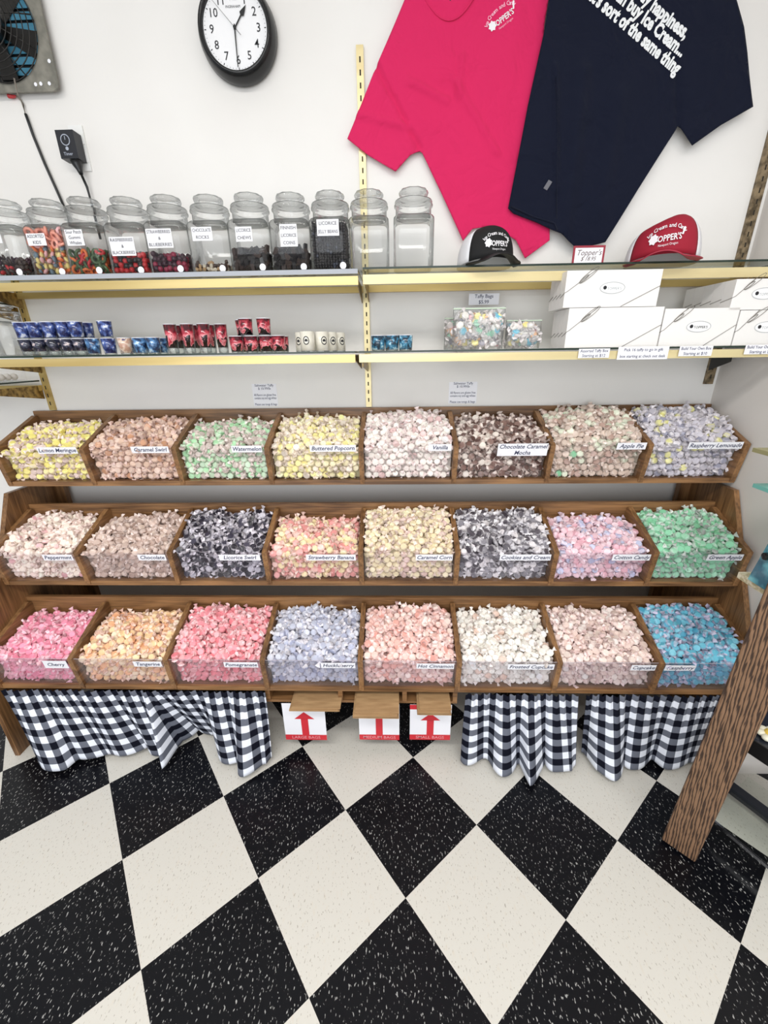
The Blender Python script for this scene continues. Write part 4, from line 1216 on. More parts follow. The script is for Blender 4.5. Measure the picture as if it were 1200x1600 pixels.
PC = [(P(588, 105), P(655, 232)), (P(705, 120), P(775, 240)), (P(640, 130), P(700, 160)), (P(722, 90), P(715, 150)), (P(560, 180), P(640, 200))]
def pink_y(x, z):
    y = SY - .004 + .003 * math.sin(x * 22 + z * 9) * math.sin(z * 14 - x * 6)
    y += ridge(x, z, *PC[0], .007, .011)
    for c in PC[1:]: y -= ridge(x, z, *c, .008, .009)
    return min(y, WALL_Y - .004)
t1 = empty('t_shirt', (at(720, 150, SY).x, SY, P(720, 402)[1]))
tag(t1, 'bright pink t-shirt with small white chest logo pinned slanting on the wall', 't-shirt', 't-shirts pinned on the wall')
ol = [P(543, 218), P(588, 105), P(633, 0), P(648, -60), P(676, -36), P(694, -6), P(703, 4), P(714, -8), P(740, -46), P(800, -120), P(866, -60), P(850, 40), P(845, 200), P(858, 300), P(858, 376), P(820, 404),
      P(806, 376), P(770, 352), P(738, 358), P(723, 377), P(690, 303), P(660, 240), P(656, 236), P(641, 243), P(618, 269), P(575, 243)]
cloth_sheet(ol, .009, pink_y, 'shirt_body', pink, t1)
c = MB(); arc = []
for i in range(15):
    a = i / 14; x = 655 + (748 - 655) * a; y = -22 + 54 * math.sin(PI * a) ** .8
    p = at(x, y, SY - .008); arc.append(p)
c.tube(arc, .0022, 0, 6); c.build('collar_seam', pink, t1)
m = MB(); m.add([at(690, -26, SY + .006), at(712, -26, SY + .006), at(709, 2, SY + .006), at(700, 8, SY + .006), at(693, 1, SY + .006)], [(0, 1, 2, 3, 4)], 0)
m.v += [v + Vector((0, .001, 0)) for v in m.v]; m.f.append([9, 8, 7, 6, 5]); m.m.append(0); m.s.append(False)
m.build('neck_shade_and_tag', ink, t1)  # black fill painted in for the shaded neck opening, and its tag
white_print = flat('white_print', lin(238, 236, 240), .7)
pink_print = flat('pink_white_print', lin(250, 190, 214), .7)
def logo(parent, cpt, ex, ey, s, mat, mat2, y_of, name='logo_print', arc_words='Ice Cream and Candy', lift=.0014):
    """arched words over a cone shaped swirl, the shop name and a small line"""
    m = MB(); ex = Vector(ex).normalized(); ey = Vector(ey).normalized(); c0 = Vector(cpt)
    n = len(arc_words)
    for i, ch in enumerate(arc_words):
        if ch == ' ': continue
        u = (i / (n - 1) - .5) * 2; a = u * 1.15
        pos = c0 + ex * (s * 1.12 * math.sin(a)) + ey * (s * .60 * math.cos(a) - s * .05)
        tx = (ex * math.cos(a) - ey * math.sin(a) * .6).normalized(); ty = Vector((0, 0, 0)) + (ey * math.cos(a) + ex * math.sin(a) * .6)
        put_text(m, ch, s * .30, pos, tx, ty, 1, weight=.012)
    V = []; k = 14
    for i in range(k):
        a = 2 * PI * i / k; r = s * (.23 + (.05 if i % 2 else -.02)); V.append(c0 - ex * s * .68 + ey * s * .0 + ex * r * math.cos(a) + ey * r * math.sin(a))
    m.add(V, [tuple(range(k))], 0)
    put_text(m, "OPPER'S", s * .42, c0 + ex * s * .18 - ey * s * .06, ex, ey, 0, weight=.02, maxw=s * 1.25)
    put_text(m, 'Newport Oregon', s * .17, c0 + ex * s * .12 - ey * s * .36, ex, ey, 1, maxw=s * 1.0)
    m.add([c0 + ex * s * .80 + ey * s * .02, c0 + ex * s * .90 + ey * s * .0, c0 + ex * s * 1.06 + ey * s * .36, c0 + ex * s * .96 + ey * s * .38], [(0, 1, 2, 3)], 0)
    if y_of:
        m.v = [Vector(y_of(v)) for v in m.v]
    return m.build(name, [mat, mat2], parent)
def on_pink(v): return (v.x, pink_y(v.x, v.z) - .0032, v.z)
c = at(783, 32, SY); d = at(806, 13, SY) - at(766, 46, SY); d = d.normalized()
logo(t1, c, d, Vector((-d.z, 0, d.x)), .045, white_print, pink_print, on_pink)

NC = [(P(863, 110), P(866, 300)), (P(905, 120), P(880, 360)), (P(1052, 130), P(1054, 200)), (P(960, 160), P(930, 330))]
NT = P(866, 367)
def navy_y(x, z):
    y = SY - .019 + .003 * math.sin(x * 18 - z * 8) * math.sin(z * 11 + x * 9)
    y -= ridge(x, z, *NC[0], .008, .010); y -= ridge(x, z, *NC[1], .025, .012); y += ridge(x, z, *NC[2], .008, .007); y -= ridge(x, z, *NC[3], .03, .011)
    return y
t2 = empty('t_shirt', (at(960, 150, SY).x, SY - .01, P(900, 392)[1]))
tag(t2, 'navy blue t-shirt with three lines of white slanting words pinned on the wall', 't-shirt', 't-shirts pinned on the wall')
ol = [P(855, 0), P(846, 60), P(822, 170), P(792, 328), P(800, 336), P(835, 350), P(872, 368), P(899, 391), P(941, 381), P(990, 302), P(1055, 200), P(1075, 232), P(1120, 200), P(1169, 172), P(1160, 90), P(1154, 50), P(1140, 0), P(1110, -110), P(1040, -150), P(990, -130), P(940, -150), P(870, -90)]
cloth_sheet(ol, .009, navy_y, 'shirt_body', navy, t2)
h = MB()
h.tube([Vector((q[0], navy_y(*q) - .002, q[1])) for q in (P(796, 326), P(830, 342), P(862, 352), P(866, 363))], .003, 0, 6)
h.tube([Vector((q[0], navy_y(*q) - .001, q[1])) for q in (P(863, 130), P(865, 210), P(865, 290), P(866, 345))], .0016, 0, 6)
h.build('hem_seam', navy, t2)
q = P(852, 292); m = MB(); yq = navy_y(*q) - .003
m.add([(q[0] - .012, yq, q[1] - .010), (q[0] + .000, yq, q[1] - .016), (q[0] + .014, yq, q[1] + .006), (q[0] + .002, yq, q[1] + .012)], [(0, 1, 2, 3)], 0)
m.v += [v + Vector((0, .0012, 0)) for v in m.v]; m.f.append([7, 6, 5, 4]); m.m.append(0); m.s.append(False)
m.build('care_tag', flat('grey_tag', lin(104, 104, 112), .6), t2)
m = MB()
L3a, L3b = at(925, 5, SY), at(1053, 117, SY)
L2b, L1b = at(1061, 90, SY), at(1066, 62, SY)
ex = (L3b - L3a); ex.y = 0; ex.normalize(); ey = Vector((-ex.z, 0, ex.x))
if ey.z < 0: ey = -ey
w3 = (L3b - L3a).length * 1.05
for txt, end in (("and that's sort of the same thing", L3b), ('you can buy Ice Cream...', L2b), ("You can't buy happiness,", L1b)):
    V, F = text_geo(txt, .040, 0, 'RIGHT', .045)
    sx = .80
    m.add([end + ex * (v[0] * sx) + ey * (v[1] * 1.05) for v in V], F, 0)
m.v = [Vector((v.x, navy_y(v.x, v.z) - .0036, v.z)) for v in m.v]
m.build('printed_words', flat('puff_white_print', lin(236, 238, 240), .8), t2)

# ------------------------------------------------------------------ caps
def cap(px, py, Y, w, h, front, brimc, label, tilt, mesh_lab, hump=0.0, brim_lift=0.0, lean=0.0):
    base = at(px, py, Y); base.z = ZU + .0042
    t = empty('trucker_cap', base); tag(t, label, 'cap', 'trucker caps on the upper shelf')
    Rm = Matrix.Rotation(tilt, 4, 'Z')
    nu, nv = 28, 12
    def dome(u, s):      # u angle (0 front -> -y), s 0 rim .. 1 top
        a = u
        z = h * (1 - (1 - s) ** 2.0) if False else h * math.sin(s * PI / 2) ** .9
        rr = math.cos(s * PI / 2) ** .48
        x = w / 2 * math.sin(a) * rr; y = -w / 2 * 1.08 * math.cos(a) * rr
        f = max(0, math.cos(a))
        z *= 1 + .12 * f * s + lean * math.sin(a) * s
        y -= .004 * f
        if hump: z += hump * math.exp(-((x - w * .18) / .03) ** 2) * s - hump * .7 * math.exp(-((x + w * .18) / .035) ** 2) * s
        return Vector((x, y, z + .012 * (1 - s) * f + .004))
    def patch(a0, a1, n, off=0.0):
        V = []; F = []
        for i in range(n + 1):
            for j in range(nv + 1):
                a = a0 + (a1 - a0) * i / n; s = j / nv * .995
                V.append(dome(a, s))
        for i in range(n):
            for j in range(nv): F.append((i * (nv + 1) + j, (i + 1) * (nv + 1) + j, (i + 1) * (nv + 1) + j + 1, i * (nv + 1) + j + 1))
        return V, F
    fw = 0.98
    m = MB(); m.add(*patch(-fw, fw, 18), 0, True, Rm); o = m.build('front_panel', front, t, local=True)
    sd = o.modifiers.new('thickness', 'SOLIDIFY'); sd.thickness = .002
    m = MB(); m.add(*patch(fw, 2 * PI - fw, 26), 0, True, Rm); o = m.build('mesh_back', mesh_white, t, local=True)
    sd = o.modifiers.new('thickness', 'SOLIDIFY'); sd.thickness = .0015
    m = MB(); V = []; F = []; n = 20; k = 6
    for i in range(n + 1):
        u = -1.12 + 2.24 * i / n
        for j in range(k + 1):
            s = j / k
            x = w / 2 * math.sin(u) * (1 + .12 * s); y = -w / 2 * 1.08 * math.cos(u) - s * .060 * max(0.0, math.cos(u * 1.15)) ** .6 - .004
            z = .022 - .55 * (x * x) / (w / 2) + .004 - s * .010 + brim_lift * s
            V.append(Vector((x, y, max(z, .001 + .0008 * s))))
    for i in range(n):
        for j in range(k): F.append((i * (k + 1) + j, i * (k + 1) + j + 1, (i + 1) * (k + 1) + j + 1, (i + 1) * (k + 1) + j))
    m.add(V, F, 0, True, Rm); o = m.build('brim', brimc, t, local=True)
    sd = o.modifiers.new('thickness', 'SOLIDIFY'); sd.thickness = .003
    # logo wrapped on the front panel
    def wrap(v):
        a = v.x / (w / 2) * .88; a = max(-1.1, min(1.1, a)); target = v.z
        lo, hi = 0.0, 1.0
        for _ in range(16):
            mid = (lo + hi) / 2
            if dome(a, mid).z < target: lo = mid
            else: hi = mid
        p = dome(a, lo); q = p * 1.0; q.x *= 1.02; q.y *= 1.03; q.y -= .0015
        return Rm @ q
    l = logo(None, (0, 0, h * .56), (math.cos(-lean * .5), 0, math.sin(lean * .6)), (-math.sin(lean * .6), 0, math.cos(lean * .6)), w * .27, white_print, white_print, None)
    for v in l.data.vertices:
        v.co = wrap(v.co + l.location)
    l.location = (0, 0, 0); l.parent = t
mesh_white = flat('white_cap_mesh', lin(226, 226, 230), .7, bump=.4, bscale=500)
cap(757, 408, 1.51, .172, .094, flat('black_foam', lin(14, 14, 16), .8), flat('black_brim', lin(12, 12, 14), .5), 'black and white trucker cap with white logo in front of the pink shirt', .18, '', lean=.0)
cap(1034, 398, 1.52, .205, .104, flat('red_foam', lin(156, 20, 46), .8), flat('red_brim', lin(168, 44, 66), .55), 'dark red and white trucker cap with white logo right of the small framed card', -.48, '', hump=.004, lean=.13)

# small framed name card
c0 = at(919, 404, 1.46); c0.z = ZU + .0036
t = empty('framed_card', c0); tag(t, 'small white hand lettered card in a red frame below the navy shirt', 'card')
w2, hh = .0475, .050
m = MB(); fwid = .0055
m.box(-w2, w2, 0, .004, 0, fwid * .6); m.box(-w2, w2, 0, .004, hh - fwid, hh); m.box(-w2, -w2 + fwid, 0, .004, fwid * .6, hh - fwid); m.box(w2 - fwid, w2, 0, .004, fwid * .6, hh - fwid)
m.build('red_frame', flat('red_frame', lin(150, 34, 54), .4), t, local=True)
m = MB(); m.box(-w2 + fwid, w2 - fwid, .001, .003, fwid * .6, hh - fwid, 0)
put_text(m, "Topper's", .021, (0, .0004, hh * .62), XP, ZP, 1, shear=.3, maxw=.076)
put_text(m, '$ 18.95', .015, (0, .0004, hh * .30), XP, ZP, 1, shear=.3, maxw=.055)
m.build('card_face', [paper, flat('pen_ink', lin(110, 90, 84), .6)], t, local=True)

# ------------------------------------------------------------------ wall clock
cy = 1.628
cc = at(367.5, 45, cy)
rc = (at(428, 60, 1.64).x - at(313, 60, 1.64).x) / 2
ck = empty('wall_clock', (cc.x, cy, cc.z)); tag(ck, 'round black wall clock with white face and black numerals', 'clock')
Mc = Matrix.Rotation(PI / 2, 4, 'X')      # lathe axis z -> -y
m = MB()
m.lathe([(rc * 1.02, -.040), (rc * 1.06, -.030), (rc * 1.04, -.012), (rc * 1.0, .000), (rc * .95, .012), (rc * .89, .014), (rc * .86, .006), (rc * .85, .000)], 0, 64, Mc, cap=False)
m.build('clock_rim', flat('black_gloss', lin(16, 17, 20), .25), ck, local=True)
m = MB(); m.add([(rc * .855 * math.cos(2 * PI * i / 64), 0, rc * .855 * math.sin(2 * PI * i / 64)) for i in range(64)], [tuple(range(64))], 0)
rf = rc * .85
for i in range(60):
    a = 2 * PI * i / 60; big = i % 5 == 0
    r0, r1, wd = (rf * .92, rf * .975, rf * .012) if big else (rf * .94, rf * .965, rf * .005)
    u = Vector((math.sin(a), 0, math.cos(a))); s = Vector((math.cos(a), 0, -math.sin(a))); y = Vector((0, -.0006, 0))
    m.add([u * r0 - s * wd + y, u * r0 + s * wd + y, u * r1 + s * wd + y, u * r1 - s * wd + y], [(0, 1, 2, 3)], 1)
for i in range(1, 13):
    a = 2 * PI * i / 12
    put_text(m, str(i), rf * .30, (math.sin(a) * rf * .74, -.0008, math.cos(a) * rf * .74), XP, ZP, 1, weight=.004)
put_text(m, 'INGRAHAM', rf * .09, (0, -.0008, rf * .50), XP, ZP, 1)
m.build('clock_face', [flat('clock_white', lin(240, 240, 242), .5), ink], ck, local=True)
def hand(name, ang, length, tail, wd, y, spade=False):
    m = MB(); a = math.radians(ang); u = Vector((math.sin(a), 0, math.cos(a))); s = Vector((math.cos(a), 0, -math.sin(a)))
    def pl(pts):
        n = len(pts)
        m.add([u * p[1] + s * p[0] + Vector((0, -y, 0)) for p in pts] + [u * p[1] + s * p[0] + Vector((0, -y + .0008, 0)) for p in pts],
              [tuple(range(n)), tuple(reversed(range(n, 2 * n)))] + [(i, i + n, (i + 1) % n + n, (i + 1) % n) for i in range(n)], 0)
    if spade: pl([(-wd, -tail), (wd, -tail), (wd, length * .55), (wd * 4.2, length * .62), (wd * 3.2, length * .72), (0, length), (-wd * 3.2, length * .72), (-wd * 4.2, length * .62), (-wd, length * .55)])
    else: pl([(-wd, -tail), (wd, -tail), (wd * .6, length), (-wd * .6, length)])
    m.build(name, black_plastic, ck, local=True)
hand('hour_hand', 39, rf * .66, rf * .05, rf * .018, .004, True)
hand('minute_hand', 181.5, rf * .93, rf * .08, rf * .020, .006)
hand('second_hand', -44, rf * .90, rf * .26, rf * .006, .008)
m = MB(); m.lathe([(0.0001, .0085), (rf * .04, .0085), (rf * .04, .002)], 0, 16, Mc); m.build('hub', black_plastic, ck, local=True)

# ------------------------------------------------------------------ exhaust fan
FY = 1.645
fa = at(92, 142, FY); f0 = at(63, 0, FY)
fcx, fcz = at(-8, 45, FY).x, at(-8, 45, FY).z
fr = at(60, 60, FY).x - fcx
fx1 = (fa.x + f0.x) / 2; fz0 = fa.z
half = max(fx1 - fcx, fcz - fz0)
fan = empty('exhaust_fan', (fcx, FY, fcz)); tag(fan, 'grey metal exhaust fan with wire guard mounted high on the wall', 'fan')
m = MB(); n = 64
pl, cr = [], []
hx, hz = fx1 - fcx, fcz - fz0; cor = .018
for i in range(n):
    a = 2 * PI * (i + .5) / n
    c_, s_ = math.cos(a), math.sin(a)
    e = min((hx) / max(abs(c_), 1e-6), (hz) / max(abs(s_), 1e-6))
    p = Vector((c_ * e, 0, s_ * e))
    # round the corners
    qx, qz = abs(p.x) - (hx - cor), abs(p.z) - (hz - cor)
    if qx > 0 and qz > 0:
        l_ = math.hypot(qx, qz); f = cor / l_
        p = Vector((math.copysign(hx - cor + qx * f, p.x), 0, math.copysign(hz - cor + qz * f, p.z)))
    pl.append(p); cr.append(Vector((c_ * fr, 0, s_ * fr)))
V = pl + cr + [p + Vector((0, .006, 0)) for p in pl] + [p + Vector((0, .022, 0)) * 1 for p in cr]
F = []
for i in range(n):
    j = (i + 1) % n
    F += [(i, j, n + j, n + i), (i, 2 * n + i, 2 * n + j, j), (n + i, n + j, 3 * n + j, 3 * n + i)]
m.add(V, F, 0)
nb = 14
for (bx_, bz_) in ((hx - .028, -hz + .018), (hx - .055, -hz + .018), (hx - .072, -hz + .017), (hx - .012, -hz + .07)):
    m.add([(bx_ + .005 * math.cos(2 * PI * i / nb), -.001, bz_ + .005 * math.sin(2 * PI * i / nb)) for i in range(nb)], [tuple(range(nb))], 1)
m.build('mounting_plate', [grey_metal, paper], fan, local=True)
m = MB(); m.add([(fr * math.cos(2 * PI * i / n), .0215, fr * math.sin(2 * PI * i / n)) for i in range(n)], [tuple(range(n))], 0)
for i in range(9):
    z = -fr * .8 + i * fr * .2; hw = math.sqrt(max(0, fr * fr - z * z)) * .96
    m.box(-hw, hw, .0135, .0155, z, z + fr * .14, 1)
m.build('louvre', [flat('dark_housing', lin(20, 24, 28), .6), flat('louvre_lit_blue', lin(84, 150, 180), .25, .4)], fan, local=True)  # slat colour holds the bluish light that comes through the shutter
m = MB()
for i in range(5):
    a = 2 * PI * i / 5 + .3
    M = Matrix.Rotation(a, 4, 'Y')
    m.add([(.02, .010, -.012), (fr * .88, .012, -.035), (fr * .92, .004, .030), (.02, .002, .014)], [(0, 1, 2, 3)], 0, False, M)
    m.add([(.02, .012, -.012), (.02, .004, .014), (fr * .92, .006, .030), (fr * .88, .014, -.035)], [(0, 1, 2, 3)], 0, False, M)
m.build('fan_blades', black_metal, fan, local=True)
m = MB(); m.lathe([(0.0001, .055), (.030, .052), (.036, .040), (.036, .004), (.0001, .004)], 0, 24, Mc); m.build('motor', flat('motor_dark', lin(34, 32, 30), .5), fan, local=True)
m = MB()
for k in range(1, 9):
    r = fr * (.28 + .72 * k / 8); y = -.050 + .045 * (k / 8) ** 2
    m.tube([(r * math.cos(2 * PI * i / 40), y, r * math.sin(2 * PI * i / 40)) for i in range(41)], .0016, 0, 5, False)
for k in range(10):
    a = 2 * PI * k / 10 + .2; m.tube([(fr * s * math.cos(a), -.050 + .045 * s * s, fr * s * math.sin(a)) for s in (.2, .45, .7, 1.0)], .002, 0, 5)
m.build('wire_guard', black_metal, fan, local=True)
# lead from the fan
lead = empty('fan_cable', at(26, 145, WALL_Y - .01)); tag(lead, 'black cable running from the fan down behind the jars', 'cable')
yw = WALL_Y - .008
m = MB(); m.tube([at(40, 178, yw), at(52, 212, yw), at(70, 256, yw), at(88, 296, yw), at(103, 330, yw), at(110, 360, yw)], .0042, 0, 8); m.build('cable_sheath', black_plastic, lead)
m = MB(); m.tube([at(22, 122, FY - .02), at(26, 140, FY - .015), at(28, 150, yw), at(36, 162, yw), at(40, 180, yw)], .0022, 0, 6); m.tube([at(24, 150, yw), at(33, 158, yw), at(40, 178, yw)], .0014, 0, 6); m.build('bare_wires', flat('grey_wire', lin(150, 142, 132), .5), lead)
m = MB(); m.tube([at(13, 150, yw), at(20, 151, yw), at(25, 150, yw)], [.006, .005, .003], 0, 8); m.build('wire_nut', flat('red_wire_nut', lin(190, 56, 60), .5), lead)

# ------------------------------------------------------------------ outlet and timer plug
pa_, pb_ = at(112, 197, WALL_Y), at(143, 268, WALL_Y)
m = MB(); xo0, xo1, zo0, zo1 = at(108, 200, WALL_Y).x, at(143, 268, WALL_Y).x + .004, at(143, 268, WALL_Y).z, at(125, 197, WALL_Y).z
ou = empty('wall_outlet', ((xo0 + xo1) / 2, WALL_Y, zo0)); tag(ou, 'white double wall outlet plate partly behind the black plug-in timer', 'outlet')
m.box(xo0, xo1, WALL_Y - .006, WALL_Y, zo0, zo1, 0); m.build('cover_plate', white_plastic, ou)
m = MB()
for zc in (zo0 + (zo1 - zo0) * .3, zo0 + (zo1 - zo0) * .7):
    xc = (xo0 + xo1) / 2 + .006; m.box(xc - .016, xc + .016, WALL_Y - .008, WALL_Y - .0062, zc - .014, zc + .014, 0)
    for dx in (-.006, .006): m.box(xc + dx - .001, xc + dx + .001, WALL_Y - .0086, WALL_Y - .0082, zc - .004, zc + .006, 1)
m.build('socket', [white_plastic, dark_slot], ou)
ty = WALL_Y - .010
x0_, z1_ = at(85, 203, ty - .038).x, at(85, 203, ty - .038).z
x1_ = at(112, 203, ty - .038).x; z0_ = at(95, 248, ty - .038).z
tm = empty('plug_in_timer', ((x0_ + x1_) / 2, ty, z0_)); tag(tm, 'black plug-in timer box with round dial in the wall outlet', 'timer')
m = MB()
m.box(x0_, x1_ + .002, ty - .038, ty, z0_, z1_, 0)
m.build('timer_case', flat('timer_black', lin(24, 26, 34), .35), tm)
m = MB(); xc = (x0_ + x1_) / 2; zc = z1_ - .026; yy = ty - .0384; n = 24
m.add([(xc + .015 * math.cos(2 * PI * i / n), yy - .001, zc + .015 * math.sin(2 * PI * i / n)) for i in range(n)] + [(xc + .0125 * math.cos(2 * PI * i / n), yy - .001, zc + .0125 * math.sin(2 * PI * i / n)) for i in range(n)], [(i, (i + 1) % n, (i + 1) % n + n, i + n) for i in range(n)], 0)
m.add([(xc + .005 * math.cos(2 * PI * i / n), yy - .001, zc - .022 + .005 * math.sin(2 * PI * i / n)) for i in range(n)], [tuple(range(n))], 0)
put_text(m, 'Timer', .012, (xc, yy - .001, zc - .036), XP, ZP, 0, weight=.01)
m.quad((xc - .001, yy - .001, zc), (xc + .001, yy - .001, zc), (xc + .001, yy - .001, zc + .010), (xc - .001, yy - .001, zc + .010), 0)
m.build('dial_marks', flat('timer_marks', lin(170, 176, 190), .5), tm)
pc = Vector(((x0_ + x1_) / 2 + .006, ty - .019, z0_))
pgd = empty('power_lead', pc + Vector((0, 0, -.03))); tag(pgd, 'black plug and cord hanging down from the plug-in timer', 'cord')
m = MB(); m.tube([pc - Vector((0, 0, .0005)), pc + Vector((.002, 0, -.010)), pc + Vector((.006, 0, -.024)), pc + Vector((.008, 0, -.036))], [.017, .014, .009, .006], 0, 12); m.build('plug_body', black_plastic, pgd)
m = MB(); q = pc + Vector((.008, 0, -.036)); m.tube([q, q + Vector((.002, .012, -.03)), q + Vector((.004, .014, -.08)), q + Vector((.008, .012, -.18))], .004, 0, 8); m.build('cord_run', black_plastic, pgd)

# ------------------------------------------------------------------ wooden post and glass display on the right
def rough():
    m, nt, b = new_mat('weathered_wood'); N = nt.nodes; L = nt.links
    t = N.new('ShaderNodeTexCoord'); mp = N.new('ShaderNodeMapping'); mp.inputs['Scale'].default_value = (1, 1, .09)
    w = N.new('ShaderNodeTexWave'); w.bands_direction = 'DIAGONAL'; w.inputs['Scale'].default_value = 85; w.inputs['Distortion'].default_value = 6; w.inputs['Detail'].default_value = 3; w.inputs['Detail Scale'].default_value = 1.6
    L.new(t.outputs['Object'], mp.inputs[0]); L.new(mp.outputs[0], w.inputs['Vector'])
    r = N.new('ShaderNodeValToRGB'); r.color_ramp.elements[0].position = .12; r.color_ramp.elements[0].color = lin(58, 40, 28); r.color_ramp.elements[1].position = .6; r.color_ramp.elements[1].color = lin(134, 102, 76)
    L.new(w.outputs[0], r.inputs[0]); L.new(r.outputs[0], b.inputs['Base Color']); b.inputs['Roughness'].default_value = .7
    bp = N.new('ShaderNodeBump'); bp.inputs['Strength'].default_value = .5; bp.inputs['Distance'].default_value = .003
    L.new(w.outputs[0], bp.inputs['Height']); L.new(bp.outputs[0], b.inputs['Normal'])
    return m
rough_wood = rough()
foot = onz(1060, 1326, 0.0); 
ptop = at(1268, 860, .80)
ax_ = (ptop - foot)
post = MB()
ez = ax_.normalized(); exx = Vector((.72, -.69, 0)); exx = exx - ez * ez.dot(exx); exx.normalize(); eyy = ez.cross(exx)
wv, dv = .0430, .016
Lg = ax_.length * 1.02
for iz in range(0, 1):
    vs = []
    for s in (0, 1):
        for a, b in ((-wv, -dv), (wv, -dv), (wv, dv), (-wv, dv)): vs.append(Vector((a, b, 0 if s == 0 else Lg)))
    post.add(vs, [(3, 2, 1, 0), (4, 5, 6, 7), (0, 1, 5, 4), (1, 2, 6, 5), (2, 3, 7, 6), (3, 0, 4, 7)], 0)
po = post.build('wooden_post', rough_wood, None, local=True)
Mx = Matrix((( exx.x, eyy.x, ez.x, foot.x), (exx.y, eyy.y, ez.y, foot.y), (exx.z, eyy.z, ez.z, foot.z + .008), (0, 0, 0, 1)))
po.matrix_world = Mx
bv = po.modifiers.new('worn_edges', 'BEVEL'); bv.width = .004; bv.segments = 2
tag(po, 'slanting weathered brown wooden post standing on the checkered floor at right', 'post')

# display cart right of the post
dm = flat('dark_cart_metal', lin(40, 44, 54), .3, .5)
yn = flat('mirror_black', lin(30, 34, 46), .08)
A1 = onz(1104, 1272, .055); A2 = onz(1200, 1352, .055)
dirv = (A2 - A1); dirv.z = 0; dirv.normalize(); nrm = Vector((-dirv.y, dirv.x, 0))
if nrm.y < 0: nrm = -nrm
cart = empty('display_cart', (A1.x + .2, A1.y, 0)); tag(cart, 'dark metal display cart with clear lower shelf behind the wooden post', 'display cart')
def slab(name, p0, length, depth, z0, z1, mats, edge=None):
    m = MB(); a = Vector(p0); b = a + dirv * length; c = b + nrm * depth; d = a + nrm * depth
    lo = [Vector((q.x, q.y, z0)) for q in (a, b, c, d)]; hi = [Vector((q.x, q.y, z1)) for q in (a, b, c, d)]
    m.add(lo + hi, [(3, 2, 1, 0), (4, 5, 6, 7), (0, 1, 5, 4), (1, 2, 6, 5), (2, 3, 7, 6), (3, 0, 4, 7)], 0)
    return m.build(name, mats, cart)
# glass lower shelf, chrome front edge, frame rail, upper tray, legs
m = MB(); a = A1; b = A1 + dirv * .6; c = b + nrm * .26; d = a + nrm * .26
m.quad(a, b, c, d, 0); m.build('lower_shelf_glass', sheet_glass, cart)
slab('chrome_edge', A1 - nrm * .008, .6, .007, .050, .060, chrome)
B1 = onz(1120, 1215, .06)
slab('rear_rail', B1, .6, .03, .035, .062, dm)
U1 = onz(1166, 1150, .37) 
slab('upper_tray', U1 - dirv * .02, .50, .30, .35, .37, yn)
slab('tray_rim', U1 - dirv * .02 - nrm * .006, .50, .005, .325, .376, flat('tray_rim_black', lin(18, 18, 20), .3))
m = MB(); m.box(1.145, 1.60, 1.045, 1.055, .371, .56, 0); m.build('case_panel', flat('blue_grey_panel', lin(74, 84, 104), .15), cart)
lg = U1 - dirv * .06 + nrm * .05
slab('leg', Vector((lg.x, lg.y, 0)), .035, .03, 0.001, .3245, dm)
slab('leg', A1 + dirv * .52 + nrm * .0005, .03, .03, 0.001, .3245, dm)
slab('leg', B1 - dirv * .01 - nrm * .031, .03, .03, 0.001, .3245, dm)
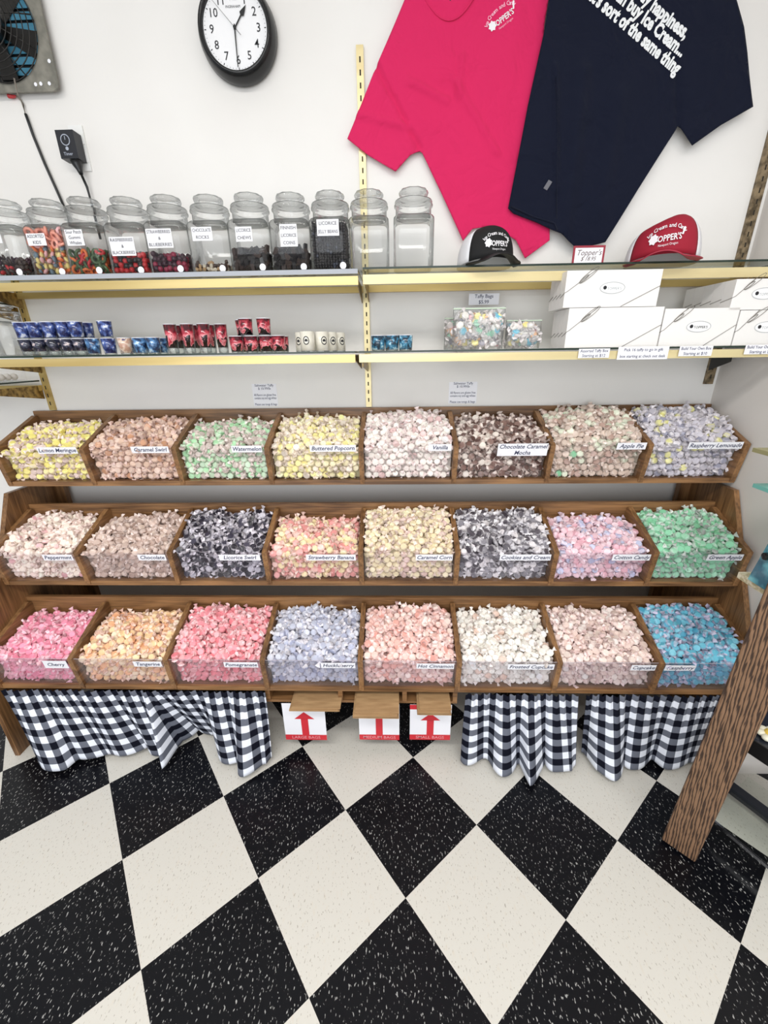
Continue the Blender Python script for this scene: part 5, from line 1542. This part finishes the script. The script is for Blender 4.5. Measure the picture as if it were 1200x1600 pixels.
# small yellow soaps on the tray
fp = onz(1196, 1152, .37)
fl_ = empty('flower_candy', (fp.x + .012, fp.y, .3705)); tag(fl_, 'yellow and white flower shaped sweet on the dark tray of the cart', 'candy')
m = MB()
for i in range(7):
    a = 2 * PI * i / 7; V, F = ico(.013, 2); m.add(V, F, 0, True, Matrix.Translation((.021 * math.cos(a), .021 * math.sin(a), .0085)) @ Matrix.Diagonal((1, 1, .62, 1)))
m.build('petals', flat('cream_petal', lin(240, 236, 214), .5), fl_, local=True)
V, F = ico(.017, 2); m = MB(); m.add(V, F, 0, True, Matrix.Translation((0, 0, .013)) @ Matrix.Diagonal((1, 1, .7, 1))); m.build('flower_center', flat('yellow_center', lin(238, 204, 90), .5), fl_, local=True)

# glass side shelf with teal box, right edge of frame
s0 = at(1172, 905, 1.0)
sh = empty('side_shelf', (s0.x + .06, 1.0, s0.z - .02)); tag(sh, 'cream edged side shelf at the right edge of frame under a teal box', 'shelf')
m = MB(); m.box(s0.x, WALL_X - .002, .90, 1.04, s0.z - .018, s0.z, 0); m.build('shelf_board', noisy('speckled_cream', lin(190, 180, 140), lin(236, 230, 206), (1, 1, 1), 90, 3, .4, .6, .5), sh)
tb = at(1182, 890, .98)
tx = empty('teal_package', (tb.x + .05, .97, s0.z + .0006)); tag(tx, 'teal box with purple picture on the side shelf at the right edge', 'package')
m = MB(); h_ = .17
m.add([(-.045, -.03, 0), (.045, -.03, 0), (.045, .03, 0), (-.045, .03, 0), (-.022, -.022, h_), (.045, -.022, h_), (.045, .022, h_), (-.022, .022, h_)],
      [(3, 2, 1, 0), (4, 5, 6, 7), (0, 1, 5, 4), (1, 2, 6, 5), (2, 3, 7, 6), (3, 0, 4, 7)], 0)
m.build('package_body', printed('teal_print', (40, 110, 130), (96, 176, 190), (130, 200, 206), 22), tx, local=True)
m = MB(); m.box(-.03, .03, -.0325, -.0312, .012, .06, 0); m.build('picture_panel', printed('purple_print', (70, 50, 96), (110, 80, 120), (160, 60, 90), 60), tx, local=True)
m = MB(); m.tube([Vector((-.052, 0, .085)), Vector((-.020, 0, .085))], .010, 0, 12); m.build('black_knob', black_plastic, tx, local=True)
for py_, lab_, col_ in ((762, 'teal', (110, 180, 170)), (705, 'olive', (150, 146, 104))):
    q = at(1192, py_, 1.0); m = MB(); m.box(q.x, WALL_X - .002, .93, 1.03, q.z - .008, q.z + .002, 0)
    tag(m.build('side_shelf_tip', flat(lab_ + '_shelf', lin(*col_), .4)), '%s coloured small shelf tip on the right wall at the frame edge' % lab_, 'shelf')

bpy.context.view_layer.update()
